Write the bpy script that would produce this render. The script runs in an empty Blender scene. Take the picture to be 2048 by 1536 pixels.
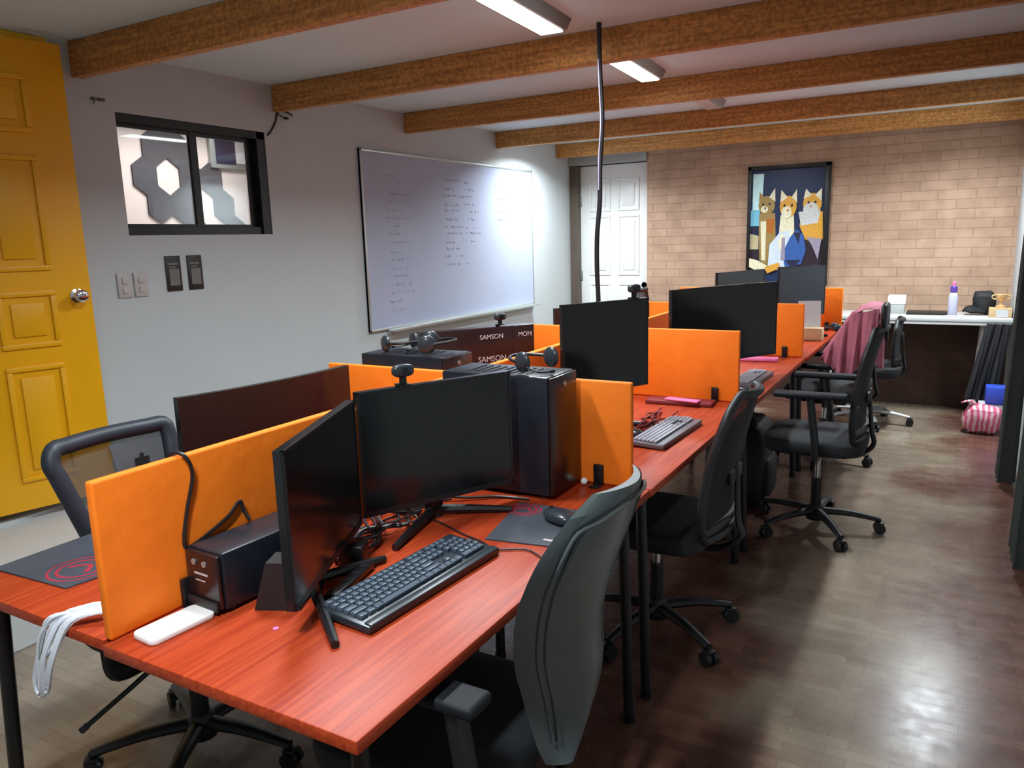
import bpy, bmesh, math, random
from mathutils import Vector, Matrix
random.seed(7)
PI = math.pi
C = bpy.context.scene.collection
sc = bpy.context.scene

# ---------------------------------------------------------------- camera
def basis(yaw, pitch, roll):
    f = Vector((-math.sin(yaw)*math.cos(pitch), math.cos(yaw)*math.cos(pitch), -math.sin(pitch)))
    r = f.cross(Vector((0, 0, 1))).normalized(); u = r.cross(f)
    c, s = math.cos(roll), math.sin(roll)
    return c*r+s*u, -s*r+c*u, f
cr, cu, cf = basis(0.52007988, 0.18521723, -0.02875884)
cam = bpy.data.objects.new('camera', bpy.data.cameras.new('camera'))
C.objects.link(cam)
cam.matrix_world = Matrix(((cr.x, cu.x, -cf.x, 0), (cr.y, cu.y, -cf.y, 0), (cr.z, cu.z, -cf.z, 1.49), (0, 0, 0, 1)))
cam.data.sensor_width = 36; cam.data.lens = 1533.45/2048*36
cam.data.clip_start = 0.02
sc.camera = cam

# ---------------------------------------------------------------- light
sc.view_settings.view_transform = 'Standard'; sc.view_settings.look = 'None'
sc.view_settings.gamma = 1.0; sc.view_settings.use_curve_mapping = False
sc.view_settings.exposure = 0.42
w = bpy.data.worlds.new('world'); sc.world = w; w.use_nodes = True
w.node_tree.nodes['Background'].inputs[0].default_value = (0.55, 0.6, 0.7, 1)
w.node_tree.nodes['Background'].inputs[1].default_value = 0.03
sc.cycles.max_bounces = 8
sc.cycles.sample_clamp_indirect = 6

def area(name, loc, sx, sy, power, col=(0.86, 0.95, 1.0), rz=0, spread=150):
    l = bpy.data.lights.new(name, 'AREA'); l.shape = 'RECTANGLE'; l.size = sx; l.size_y = sy
    l.energy = power; l.color = col; l.spread = math.radians(spread)
    o = bpy.data.objects.new(name, l); o.location = loc; o.rotation_euler = (0, 0, rz)
    C.objects.link(o); return o
# (x, y, lit power)
LAMPS = [(-1.53, 2.84, 20), (-1.53, 4.08, 19), (-1.50, 5.30, 0), (-1.45, 6.225, 15), (-2.95, 6.225, 34), (0.05, 6.225, 33), (-1.49, 1.58, 16), (-0.80, 0.10, 27)]  # last entry is an unseen fill lamp, added to brighten the near partition
for x, y, p in LAMPS:
    if p: area('lamp_light', (x, y, 2.346), 0.10, 0.30 if x < -2 else 0.50, p, rz=math.radians(3))
area('lamp_light_next_room', (-4.05, 3.4, 2.38), 0.3, 0.9, 16, (1.0, 0.93, 0.90))

# ---------------------------------------------------------------- materials
def srgb(r, g, b):
    f = lambda c: (c/255)/12.92 if c <= 10 else (((c/255)+0.055)/1.055)**2.4
    return (f(r), f(g), f(b), 1)
def newmat(name):
    m = bpy.data.materials.new(name); m.use_nodes = True
    return m, m.node_tree.nodes, m.node_tree.links, m.node_tree.nodes['Principled BSDF']
TONE = {'wall_paint': .76, 'whiteboard_face': .98, 'greygreen_leather': .82, 'black_plastic': .6, 'black_metal': .6, 'case_metal': .8, 'bezel_plastic': .55, 'black_seat_cloth': .55, 'ceiling_paint': 1.08, 'white_step': .85,
        'curtain_cloth': .75, 'pink_cloth': .7, 'dark_grey_plastic': .6, 'marker_grey': .72, 'brown_jamb': .7, 'switch_plastic': .72, 'next_room_paint': .72, 'charcoal_felt': .8, 'white_laminate': .8, 'paper': .75, 'poster_black': .7}
def mat(name, col, rough=0.5, metal=0.0, var=0.0, scale=20.0, bump=0.0, bscale=200.0, spec=0.5, coat=0.0, stretch=(1, 1, 1)):
    """procedural: base colour with noise variation, optional noise bump"""
    m, N, L, P = newmat(name)
    P.inputs['Roughness'].default_value = rough; P.inputs['Metallic'].default_value = metal
    P.inputs['Specular IOR Level'].default_value = spec; P.inputs['Coat Weight'].default_value = coat
    col = tuple(c*TONE.get(name, 1.0) for c in col[:3])+(1,)
    tc = N.new('ShaderNodeTexCoord'); mp = N.new('ShaderNodeMapping'); L.new(tc.outputs['Object'], mp.inputs[0])
    mp.inputs['Scale'].default_value = stretch
    ns = N.new('ShaderNodeTexNoise'); ns.inputs['Scale'].default_value = scale; ns.inputs['Detail'].default_value = 4
    L.new(mp.outputs[0], ns.inputs[0])
    cr_ = N.new('ShaderNodeValToRGB')
    v = var
    cr_.color_ramp.elements[0].color = tuple(c*(1-v) for c in col[:3])+(1,)
    cr_.color_ramp.elements[1].color = tuple(min(1, c*(1+v)) for c in col[:3])+(1,)
    cr_.color_ramp.elements[0].position = 0.3; cr_.color_ramp.elements[1].position = 0.7
    L.new(ns.outputs[0], cr_.inputs[0]); L.new(cr_.outputs[0], P.inputs['Base Color'])
    if bump:
        n2 = N.new('ShaderNodeTexNoise'); n2.inputs['Scale'].default_value = bscale; n2.inputs['Detail'].default_value = 3
        L.new(mp.outputs[0], n2.inputs[0])
        b = N.new('ShaderNodeBump'); b.inputs['Strength'].default_value = bump; b.inputs['Distance'].default_value = 0.01
        L.new(n2.outputs[0], b.inputs['Height']); L.new(b.outputs[0], P.inputs['Normal'])
    return m
M = {}
M['wall'] = mat('wall_paint', srgb(210, 217, 219), 0.6, var=0.02, scale=3, bump=0.05, bscale=60)
M['ceiling'] = mat('ceiling_paint', srgb(202, 218, 222), 0.7, var=0.02, scale=3)
M['white'] = mat('white_paint', srgb(232, 234, 232), 0.4, var=0.01, bump=0.03, bscale=50)
M['whitep'] = mat('white_plastic', srgb(240, 240, 238), 0.35, var=0.01)
M['tilew'] = mat('white_step', srgb(205, 208, 208), 0.35, var=0.03, scale=5)
M['ochre'] = mat('ochre_paint', srgb(236, 170, 3), 0.42, var=0.04, scale=4, bump=0.03, bscale=40)
M['yellow'] = mat('yellow_frame_paint', srgb(255, 205, 50), 0.4, var=0.03)
M['orange'] = mat('orange_cloth', srgb(255, 126, 27), 0.65, var=0.05, scale=5, bump=0.35, bscale=14, spec=0.3)
M['armpad'] = mat('arm_pad_rubber', (0.006, 0.0075, 0.011), 0.62, var=0.1, spec=0.3)
M['black'] = mat('black_plastic', (0.012, 0.013, 0.015), 0.45, var=0.15, scale=30, bump=0.05, bscale=400)
M['blackmetal'] = mat('black_metal', (0.010, 0.010, 0.012), 0.35, var=0.1)
M['case'] = mat('case_metal', (0.014, 0.018, 0.027), 0.32, var=0.08, bump=0.02, bscale=300)
M['caseside'] = mat('case_gloss', (0.020, 0.009, 0.009), 0.27, var=0.05)
M['screen'] = mat('screen_glass', (0.006, 0.007, 0.008), 0.16, var=0.05, spec=0.5)
M['bezel'] = mat('bezel_plastic', (0.018, 0.018, 0.021), 0.35, var=0.1)
M['back'] = mat('monitor_back', (0.012, 0.012, 0.013), 0.14, var=0.05)
M['grey'] = mat('grey_metal', srgb(160, 165, 165), 0.4, metal=0.6, var=0.04)
M['alu'] = mat('aluminium', srgb(200, 208, 208), 0.35, metal=0.7, var=0.03)
M['chrome'] = mat('chrome', (0.7, 0.7, 0.72), 0.15, metal=1.0, var=0.02)
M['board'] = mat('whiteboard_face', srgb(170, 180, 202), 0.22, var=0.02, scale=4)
M['leather'] = mat('greygreen_leather', srgb(84, 93, 93), 0.34, var=0.06, scale=25, bump=0.08, bscale=260)
M['seatcloth'] = mat('black_seat_cloth', (0.014, 0.017, 0.022), 0.75, var=0.2, scale=60, bump=0.15, bscale=500)
M['keycap'] = mat('keycap_plastic', (0.06, 0.082, 0.11), 0.33, var=0.1, scale=60)
M['kbbody'] = mat('keyboard_plastic', (0.020, 0.026, 0.034), 0.33, var=0.1)
M['kbgrey'] = mat('grey_keycaps', srgb(150, 152, 162), 0.45, var=0.08, scale=80)
M['kbgreyb'] = mat('grey_keyboard_body', srgb(95, 95, 104), 0.45, var=0.05)
M['pink'] = mat('pink_cloth', srgb(206, 120, 140), 0.85, var=0.15, scale=8, bump=0.3, bscale=30)
M['pinkp'] = mat('pink_plastic', srgb(228, 120, 170), 0.4, var=0.1)
M['jacket'] = mat('black_jacket_cloth', (0.008, 0.008, 0.010), 0.7, var=0.2, bump=0.2, bscale=40)
M['curtain'] = mat('curtain_cloth', srgb(66, 72, 66), 0.85, var=0.12, scale=10, bump=0.1, bscale=200, stretch=(1, 1, 0.15))
M['blue'] = mat('blue_plastic', srgb(50, 80, 190), 0.4, var=0.05)
M['card'] = mat('cardboard', srgb(190, 160, 120), 0.8, var=0.08)
M['paper'] = mat('paper', srgb(214, 214, 216), 0.7, var=0.02)
M['brass'] = mat('gold_trophy', srgb(225, 185, 130), 0.35, metal=0.4, var=0.1)
M['pad'] = mat('mousepad_cloth', (0.045, 0.050, 0.065), 0.6, var=0.1, bump=0.05, bscale=500)
M['padred'] = mat('mousepad_print_red', srgb(150, 30, 50), 0.7, var=0.2)
M['mouse'] = mat('mouse_plastic', (0.03, 0.037, 0.045), 0.25, var=0.05)
M['cable'] = mat('black_cable', (0.012, 0.010, 0.012), 0.45, var=0.1)
M['whitecable'] = mat('white_cable', srgb(225, 228, 235), 0.5, var=0.05)
M['greywrite'] = mat('marker_grey', srgb(160, 162, 176), 0.6, var=0.1)
M['lettering'] = mat('lettering_white', srgb(190, 180, 180), 0.5, var=0.02)
M['hex'] = mat('charcoal_felt', srgb(72, 72, 78), 0.9, var=0.08, scale=40, bump=0.2, bscale=300)
M['wallpink'] = mat('next_room_paint', srgb(226, 214, 210), 0.7, var=0.02)
M['countertop'] = mat('white_laminate', srgb(225, 228, 226), 0.35, var=0.02)
M['jamb'] = mat('brown_jamb', srgb(105, 92, 80), 0.5, var=0.1, stretch=(1, 1, 0.1))
M['lintel'] = mat('grey_lintel', srgb(165, 168, 165), 0.5, var=0.04)
M['wedge'] = mat('dark_grey_plastic', (0.022, 0.023, 0.025), 0.5, var=0.1)
M['greymatt'] = mat('monitor_matt_grey', (0.022, 0.026, 0.034), 0.35, var=0.03)
M['red'] = mat('dull_red_plastic', srgb(120, 40, 45), 0.5, var=0.1)
M['poster'] = mat('poster_black', srgb(42, 40, 38), 0.5, var=0.1)
M['postergrey'] = mat('poster_grey', srgb(112, 110, 106), 0.6, var=0.05)
M['switch'] = mat('switch_plastic', srgb(212, 208, 206), 0.4, var=0.02)
M['purple'] = mat('purple_cap', srgb(90, 60, 150), 0.4, var=0.05)
M['lilac'] = mat('bottle_grey', srgb(185, 185, 205), 0.3, var=0.05)
for n_, c_ in dict(navy=(28, 48, 82), window=(205, 245, 250), sky=(120, 190, 215), ginger=(214, 158, 62), cream=(228, 222, 190), tabby=(158, 132, 78),
                   greyfur=(200, 202, 200), suit=(52, 92, 158), shirt=(206, 218, 232), rust=(176, 104, 40), darkart=(44, 36, 44), beigeart=(190, 178, 140), suit2=(36, 40, 66), purplegrey=(150, 140, 160)).items():
    M['art_'+n_] = mat('picture_'+n_, srgb(*c_), 0.4, var=0.12, scale=60)

def wood_mat(name, base, dark, axis, rough, scale=1.0, bump=0.05, speck=0.0):
    m, N, L, P = newmat(name)
    tc = N.new('ShaderNodeTexCoord'); mp = N.new('ShaderNodeMapping'); L.new(tc.outputs['Object'], mp.inputs[0])
    s = [45*scale, 45*scale, 45*scale]; s[axis] = 1.6*scale
    mp.inputs['Scale'].default_value = s
    n = N.new('ShaderNodeTexNoise'); n.inputs['Scale'].default_value = 2.2; n.inputs['Detail'].default_value = 6; n.inputs['Distortion'].default_value = 0.4
    L.new(mp.outputs[0], n.inputs[0])
    r = N.new('ShaderNodeValToRGB'); r.color_ramp.elements[0].position = 0.34; r.color_ramp.elements[1].position = 0.62
    r.color_ramp.elements[0].color = dark; r.color_ramp.elements[1].color = base
    L.new(n.outputs[0], r.inputs[0])
    out = r.outputs[0]
    if speck:
        n3 = N.new('ShaderNodeTexNoise'); n3.inputs['Scale'].default_value = 55; n3.inputs['Detail'].default_value = 5
        L.new(tc.outputs['Object'], n3.inputs[0])
        r3 = N.new('ShaderNodeValToRGB'); r3.color_ramp.elements[0].position = 0.40; r3.color_ramp.elements[1].position = 0.60
        r3.color_ramp.elements[0].color = (1-speck, 1-speck, 1-speck, 1); r3.color_ramp.elements[1].color = (1, 1, 1, 1)
        L.new(n3.outputs[0], r3.inputs[0])
        mx = N.new('ShaderNodeMix'); mx.data_type = 'RGBA'; mx.blend_type = 'MULTIPLY'; mx.inputs[0].default_value = 1
        L.new(out, mx.inputs[6]); L.new(r3.outputs[0], mx.inputs[7]); out = mx.outputs[2]
    L.new(out, P.inputs['Base Color']); P.inputs['Roughness'].default_value = rough; P.inputs['Specular IOR Level'].default_value = 0.32
    b = N.new('ShaderNodeBump'); b.inputs['Strength'].default_value = bump; b.inputs['Distance'].default_value = 0.003
    L.new(n.outputs[0], b.inputs['Height']); L.new(b.outputs[0], P.inputs['Normal'])
    return m
M['desk'] = wood_mat('desk_laminate', srgb(174, 66, 30), srgb(150, 46, 20), 1, 0.42)
M['beam'] = wood_mat('beam_wood', srgb(224, 162, 92), srgb(186, 128, 70), 0, 0.6, 0.7, 0.12, 0.35)

def brick_mat(name='brick_wall', k=1.0):
    m, N, L, P = newmat(name)
    tc = N.new('ShaderNodeTexCoord'); sp = N.new('ShaderNodeSeparateXYZ'); cb = N.new('ShaderNodeCombineXYZ')
    L.new(tc.outputs['Object'], sp.inputs[0]); L.new(sp.outputs[0], cb.inputs[0]); L.new(sp.outputs[2], cb.inputs[1])
    b = N.new('ShaderNodeTexBrick'); b.inputs['Scale'].default_value = 1.0
    b.inputs['Brick Width'].default_value = 0.27; b.inputs['Row Height'].default_value = 0.078; b.inputs['Mortar Size'].default_value = 0.004
    b.inputs['Mortar Smooth'].default_value = 0.4; b.inputs['Bias'].default_value = 0.0
    b.inputs['Color1'].default_value = srgb(186, 154, 130); b.inputs['Color2'].default_value = srgb(176, 144, 120); b.inputs['Mortar'].default_value = srgb(158, 127, 105)
    L.new(cb.outputs[0], b.inputs[0])
    n = N.new('ShaderNodeTexNoise'); n.inputs['Scale'].default_value = 7; n.inputs['Detail'].default_value = 6; L.new(tc.outputs['Object'], n.inputs[0])
    r = N.new('ShaderNodeValToRGB'); r.color_ramp.elements[0].color = (0.82, 0.80, 0.78, 1); r.color_ramp.elements[1].color = (1, 1, 1, 1)
    r.color_ramp.elements[0].position = 0.35; r.color_ramp.elements[1].position = 0.6; L.new(n.outputs[0], r.inputs[0])
    mx = N.new('ShaderNodeMix'); mx.data_type = 'RGBA'; mx.blend_type = 'MULTIPLY'; mx.inputs[0].default_value = 1
    L.new(b.outputs[0], mx.inputs[6]); L.new(r.outputs[0], mx.inputs[7]); L.new(mx.outputs[2], P.inputs['Base Color'])
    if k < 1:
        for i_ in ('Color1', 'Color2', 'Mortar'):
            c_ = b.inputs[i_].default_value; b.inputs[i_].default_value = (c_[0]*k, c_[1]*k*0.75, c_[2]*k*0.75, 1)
    P.inputs['Roughness'].default_value = 0.75
    bp = N.new('ShaderNodeBump'); bp.inputs['Strength'].default_value = 0.3; bp.inputs['Distance'].default_value = 0.006; bp.invert = True
    L.new(b.outputs['Fac'], bp.inputs['Height']); L.new(bp.outputs[0], P.inputs['Normal'])
    return m
M['brick'] = brick_mat()
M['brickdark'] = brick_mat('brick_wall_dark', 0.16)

def floor_mat():
    """finger parquet, reddish brown, worn to a pale grey beige along the aisle in irregular patches"""
    m, N, L, P = newmat('parquet_floor')
    tc = N.new('ShaderNodeTexCoord')
    def brick(c1, c2, mo):
        b = N.new('ShaderNodeTexBrick'); b.inputs['Scale'].default_value = 1.0; b.offset = 0.35
        b.inputs['Brick Width'].default_value = 0.17; b.inputs['Row Height'].default_value = 0.045; b.inputs['Mortar Size'].default_value = 0.0008
        b.inputs['Color1'].default_value = c1; b.inputs['Color2'].default_value = c2; b.inputs['Mortar'].default_value = mo
        L.new(tc.outputs['Object'], b.inputs[0]); return b
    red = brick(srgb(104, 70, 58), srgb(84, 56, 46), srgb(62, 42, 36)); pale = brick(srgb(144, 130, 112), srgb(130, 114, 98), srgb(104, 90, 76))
    sp = N.new('ShaderNodeSeparateXYZ'); L.new(tc.outputs['Object'], sp.inputs[0])
    # aisle band centred on x=-0.2, wide at the far end
    def m2(op, a, b_, clamp=False):
        n = N.new('ShaderNodeMath'); n.operation = op; n.use_clamp = clamp
        for i, v in enumerate((a, b_)):
            if isinstance(v, (int, float)): n.inputs[i].default_value = v
            else: L.new(v, n.inputs[i])
        return n.outputs[0]
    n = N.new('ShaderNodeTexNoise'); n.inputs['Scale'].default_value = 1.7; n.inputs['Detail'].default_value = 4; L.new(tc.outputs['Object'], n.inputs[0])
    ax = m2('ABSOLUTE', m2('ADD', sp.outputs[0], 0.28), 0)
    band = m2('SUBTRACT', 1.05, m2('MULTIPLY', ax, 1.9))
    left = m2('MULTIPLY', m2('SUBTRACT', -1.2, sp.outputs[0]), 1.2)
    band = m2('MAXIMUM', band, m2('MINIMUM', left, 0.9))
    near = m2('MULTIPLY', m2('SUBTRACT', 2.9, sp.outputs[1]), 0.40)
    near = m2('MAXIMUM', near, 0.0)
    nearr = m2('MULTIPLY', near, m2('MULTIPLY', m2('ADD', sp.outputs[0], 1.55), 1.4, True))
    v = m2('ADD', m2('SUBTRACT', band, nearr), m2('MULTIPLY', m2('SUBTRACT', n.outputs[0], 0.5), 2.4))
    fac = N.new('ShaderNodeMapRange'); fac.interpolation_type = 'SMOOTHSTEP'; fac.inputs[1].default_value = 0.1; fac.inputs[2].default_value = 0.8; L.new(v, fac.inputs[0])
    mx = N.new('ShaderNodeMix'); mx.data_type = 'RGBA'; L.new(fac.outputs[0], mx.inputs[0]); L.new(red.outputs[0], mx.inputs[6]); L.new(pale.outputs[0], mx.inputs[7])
    L.new(mx.outputs[2], P.inputs['Base Color'])
    n2 = N.new('ShaderNodeTexNoise'); n2.inputs['Scale'].default_value = 14; n2.inputs['Detail'].default_value = 4; L.new(tc.outputs['Object'], n2.inputs[0])
    mr = N.new('ShaderNodeMapRange'); mr.inputs[3].default_value = 0.17; mr.inputs[4].default_value = 0.36
    L.new(n2.outputs[0], mr.inputs[0]); L.new(mr.outputs[0], P.inputs['Roughness'])
    bp = N.new('ShaderNodeBump'); bp.inputs['Strength'].default_value = 0.2; bp.inputs['Distance'].default_value = 0.002; bp.invert = True
    L.new(red.outputs['Fac'], bp.inputs['Height']); L.new(bp.outputs[0], P.inputs['Normal'])
    return m
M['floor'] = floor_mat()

def glass_mat():
    m, N, L, P = newmat('window_glass')
    out = N['Material Output']; N.remove(P)
    t = N.new('ShaderNodeBsdfTransparent'); g = N.new('ShaderNodeBsdfGlossy'); g.inputs['Roughness'].default_value = 0.02
    t.inputs[0].default_value = (0.94, 0.96, 0.96, 1)
    f = N.new('ShaderNodeFresnel'); f.inputs[0].default_value = 1.45; x = N.new('ShaderNodeMixShader')
    L.new(f.outputs[0], x.inputs[0]); L.new(t.outputs[0], x.inputs[1]); L.new(g.outputs[0], x.inputs[2]); L.new(x.outputs[0], out.inputs[0])
    return m
M['glass'] = glass_mat()

def mesh_mat(name, col, opac):
    m, N, L, P = newmat(name)
    out = N['Material Output']
    P.inputs['Base Color'].default_value = col; P.inputs['Roughness'].default_value = 0.8
    tc = N.new('ShaderNodeTexCoord')
    ck = N.new('ShaderNodeTexNoise'); ck.inputs['Scale'].default_value = 900; L.new(tc.outputs['Object'], ck.inputs[0])
    t = N.new('ShaderNodeBsdfTransparent'); x = N.new('ShaderNodeMixShader')
    mr = N.new('ShaderNodeMapRange'); mr.inputs[3].default_value = opac-0.25; mr.inputs[4].default_value = opac+0.25
    L.new(ck.outputs[0], mr.inputs[0]); L.new(mr.outputs[0], x.inputs[0]); L.new(t.outputs[0], x.inputs[1]); L.new(P.outputs[0], x.inputs[2])
    L.new(x.outputs[0], out.inputs[0])
    return m
M['mesh'] = mesh_mat('chair_mesh', (0.045, 0.042, 0.04, 1), 0.80)
M['slate'] = mat('slate_plastic', (0.022, 0.027, 0.038), 0.5, var=0.06)
M['labelgrey'] = mat('label_grey', (0.075, 0.08, 0.09), 0.6, var=0.05)
M['meshdark'] = mesh_mat('chair_mesh_black', (0.010, 0.012, 0.014, 1), 0.92)

def emit_mat(name, col, s):
    m, N, L, P = newmat(name)
    P.inputs['Base Color'].default_value = (0.8, 0.8, 0.8, 1)
    P.inputs['Emission Color'].default_value = col; P.inputs['Emission Strength'].default_value = s
    return m
M['lamp_on'] = emit_mat('lamp_lens_on', (0.93, 0.98, 1, 1), 9)
M['lamp_off'] = mat('lamp_lens_off', srgb(200, 200, 202), 0.3, var=0.02)

# ---------------------------------------------------------------- mesh helpers
class MB:
    def __init__(s): s.bm = bmesh.new()
    def _add(s, tb, mx=None, mi=0):
        if mx is not None: bmesh.ops.transform(tb, matrix=mx, verts=tb.verts)
        for f in tb.faces: f.material_index = mi
        me = bpy.data.meshes.new('t'); tb.to_mesh(me); tb.free(); s.bm.from_mesh(me); bpy.data.meshes.remove(me)
        return s
    def box(s, c, d, rot=None, bev=0.0, seg=2, mi=0):
        tb = bmesh.new(); bmesh.ops.create_cube(tb, size=1)
        bmesh.ops.scale(tb, vec=Vector(d), verts=tb.verts)
        if bev: bmesh.ops.bevel(tb, geom=tb.edges[:], offset=min(bev, min(d)*0.45), segments=seg, profile=0.5, affect='EDGES')
        mx = Matrix.Translation(c)
        if rot is not None: mx = mx @ (rot if isinstance(rot, Matrix) else Matrix.Rotation(rot, 4, 'Z'))
        return s._add(tb, mx, mi)
    def mm(s, a, b, bev=0.0, mi=0):
        return s.box([(a[i]+b[i])/2 for i in range(3)], [abs(b[i]-a[i]) for i in range(3)], bev=bev, mi=mi)
    def cyl(s, p0, p1, r, r2=None, seg=20, mi=0):
        p0, p1 = Vector(p0), Vector(p1); d = p1-p0
        tb = bmesh.new(); bmesh.ops.create_cone(tb, cap_ends=True, segments=seg, radius1=r, radius2=r if r2 is None else r2, depth=d.length)
        return s._add(tb, Matrix.Translation((p0+p1)/2) @ d.to_track_quat('Z', 'Y').to_matrix().to_4x4(), mi)
    def tube(s, pts, r, seg=8, sub=6, smooth=True, closed=False, flat=1.0):
        P = [Vector(p) for p in pts]
        rr = r if isinstance(r, (list, tuple)) else [r]*len(P)
        Q, R = [], []
        if smooth and len(P) > 2:
            n = len(P); rng = n if closed else n-1
            for i in range(rng):
                g = (lambda k: P[k % n]) if closed else (lambda k: P[max(0, min(n-1, k))])
                a, b, c, d = g(i-1), g(i), g(i+1), g(i+2)
                for j in range(sub):
                    t = j/sub
                    Q.append(0.5*((2*b)+(c-a)*t+(2*a-5*b+4*c-d)*t*t+(3*b-a-3*c+d)*t**3)); R.append(rr[i]*(1-t)+rr[(i+1) % n]*t)
            if not closed: Q.append(P[-1]); R.append(rr[-1])
        else: Q, R = P, rr
        tb = bmesh.new(); rings = []; n = len(Q); up = None
        for i, q in enumerate(Q):
            if closed: t = Q[(i+1) % n]-Q[i-1]
            else: t = Q[min(i+1, n-1)]-Q[max(i-1, 0)]
            t = t.normalized() if t.length > 1e-9 else Vector((0, 0, 1))
            if up is None: up = Vector((0, 0, 1)) if abs(t.z) < 0.9 else Vector((1, 0, 0))
            x = t.cross(up)
            if x.length < 1e-6: x = t.orthogonal()
            x.normalize(); up = x.cross(t).normalized()
            rings.append([tb.verts.new(q+(x*math.cos(2*PI*k/seg)+up*math.sin(2*PI*k/seg)*flat)*R[i]) for k in range(seg)])
        m = n if closed else n-1
        for i in range(m):
            a, b = rings[i], rings[(i+1) % n]
            for k in range(seg): tb.faces.new((a[k], a[(k+1) % seg], b[(k+1) % seg], b[k]))
        if not closed: tb.faces.new(rings[0][::-1]); tb.faces.new(rings[-1])
        return s._add(tb)
    def lathe(s, prof, c=(0, 0, 0), seg=24, mx=None):
        tb = bmesh.new(); rings = []
        for r, z in prof: rings.append([tb.verts.new((max(r, 1e-4)*math.cos(2*PI*k/seg), max(r, 1e-4)*math.sin(2*PI*k/seg), z)) for k in range(seg)])
        for a, b in zip(rings, rings[1:]):
            for k in range(seg): tb.faces.new((a[k], a[(k+1) % seg], b[(k+1) % seg], b[k]))
        tb.faces.new(rings[0][::-1]); tb.faces.new(rings[-1])
        return s._add(tb, Matrix.Translation(c) @ (mx or Matrix()))
    def prism(s, poly, h, mx=None, mi=0):
        """2D polygon in local XY extruded along local Z by h"""
        tb = bmesh.new(); a = [tb.verts.new((x, y, 0)) for x, y in poly]; b = [tb.verts.new((x, y, h)) for x, y in poly]
        tb.faces.new(a[::-1]); tb.faces.new(b); n = len(poly)
        for i in range(n): tb.faces.new((a[i], a[(i+1) % n], b[(i+1) % n], b[i]))
        return s._add(tb, mx, mi)
    def sell(s, c, d, e1=0.5, e2=0.5, nu=24, nv=14, rot=None, noise=0.0, seed=0):
        """superellipsoid: rounded pads, cups, mice, bags"""
        def f(v, e): return math.copysign(abs(v)**e, v)
        rnd = random.Random(seed); ph = [rnd.uniform(0, 6.28) for _ in range(8)]
        tb = bmesh.new(); rings = []
        for j in range(nv+1):
            v = -PI/2+PI*j/nv; ring = []
            for i in range(nu):
                u = 2*PI*i/nu
                x, y, z = f(math.cos(v), e1)*f(math.cos(u), e2), f(math.cos(v), e1)*f(math.sin(u), e2), f(math.sin(v), e1)
                k = 1.0
                if noise: k += noise*(math.sin(5*x+ph[0]+3*z)*0.5+math.sin(9*y+ph[1]+4*x)*0.35+math.sin(13*z+ph[2]+7*y)*0.3+math.sin(21*x+17*y+ph[3])*0.2)
                ring.append(tb.verts.new((x*d[0]/2*k, y*d[1]/2*k, z*d[2]/2*k)))
            rings.append(ring)
        for a, b in zip(rings, rings[1:]):
            for k in range(nu): tb.faces.new((a[k], a[(k+1) % nu], b[(k+1) % nu], b[k]))
        bmesh.ops.remove_doubles(tb, verts=tb.verts, dist=1e-5)
        mx = Matrix.Translation(c)
        if rot is not None: mx = mx @ (rot if isinstance(rot, Matrix) else Matrix.Rotation(rot, 4, 'Z'))
        return s._add(tb, mx)
    def grid(s, fn, nu, nv, thick=0.0, nrm=None):
        """sheet fn(u,v)->point, closed with thickness along its normals"""
        tb = bmesh.new(); V = [[tb.verts.new(fn(i/nu, j/nv)) for i in range(nu+1)] for j in range(nv+1)]
        for j in range(nv):
            for i in range(nu): tb.faces.new((V[j][i], V[j][i+1], V[j+1][i+1], V[j+1][i]))
        if thick:
            bmesh.ops.recalc_face_normals(tb, faces=tb.faces)
            bmesh.ops.solidify(tb, geom=tb.faces[:], thickness=thick)
        return s._add(tb)
    def build(s, name, m, parent=None, smooth=True, mats=None):
        me = bpy.data.meshes.new(name)
        bmesh.ops.recalc_face_normals(s.bm, faces=s.bm.faces)
        for f in s.bm.faces: f.smooth = smooth
        s.bm.to_mesh(me); s.bm.free()
        if smooth: me.set_sharp_from_angle(angle=math.radians(38))
        for k in (mats or [m]): me.materials.append(M[k])
        o = bpy.data.objects.new(name, me); C.objects.link(o)
        if parent: o.parent = parent
        return o
def thing(name, label, cat, loc=(0, 0, 0), rz=0, group=None):
    o = bpy.data.objects.new(name, None); C.objects.link(o); o.empty_display_size = 0.05
    o.location = loc; o.rotation_euler = (0, 0, rz); o['label'] = label; o['category'] = cat
    if group: o['group'] = group
    return o
def tag(o, label, cat, group=None, kind=None):
    o['label'] = label; o['category'] = cat
    if group: o['group'] = group
    if kind: o['kind'] = kind
    return o
def struct(mb, name, m, smooth=False, parent=None, label=None, mats=None):
    o = mb.build(name, m, parent, smooth, mats)
    if not parent: o['kind'] = 'structure'
    if label: o['label'] = label
    return o
def copy_thing(root, loc, rz, label):
    r = root.copy(); C.objects.link(r); r.location = loc; r.rotation_euler = (0, 0, rz); r['label'] = label
    for ch in list(root.children):
        c = ch.copy(); C.objects.link(c); c.parent = r
        for g in list(ch.children):
            d = g.copy(); C.objects.link(d); d.parent = c
    return r

# ---------------------------------------------------------------- room shell
XL, XR, YB, YF, ZC = -3.46, 0.435, 7.35, -1.6, 2.40
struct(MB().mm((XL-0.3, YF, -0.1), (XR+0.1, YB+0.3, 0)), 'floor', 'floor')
struct(MB().mm((XL-1.6, YF-0.1, ZC), (XR+0.1, YB+0.3, ZC+0.1)), 'ceiling', 'ceiling')
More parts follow.
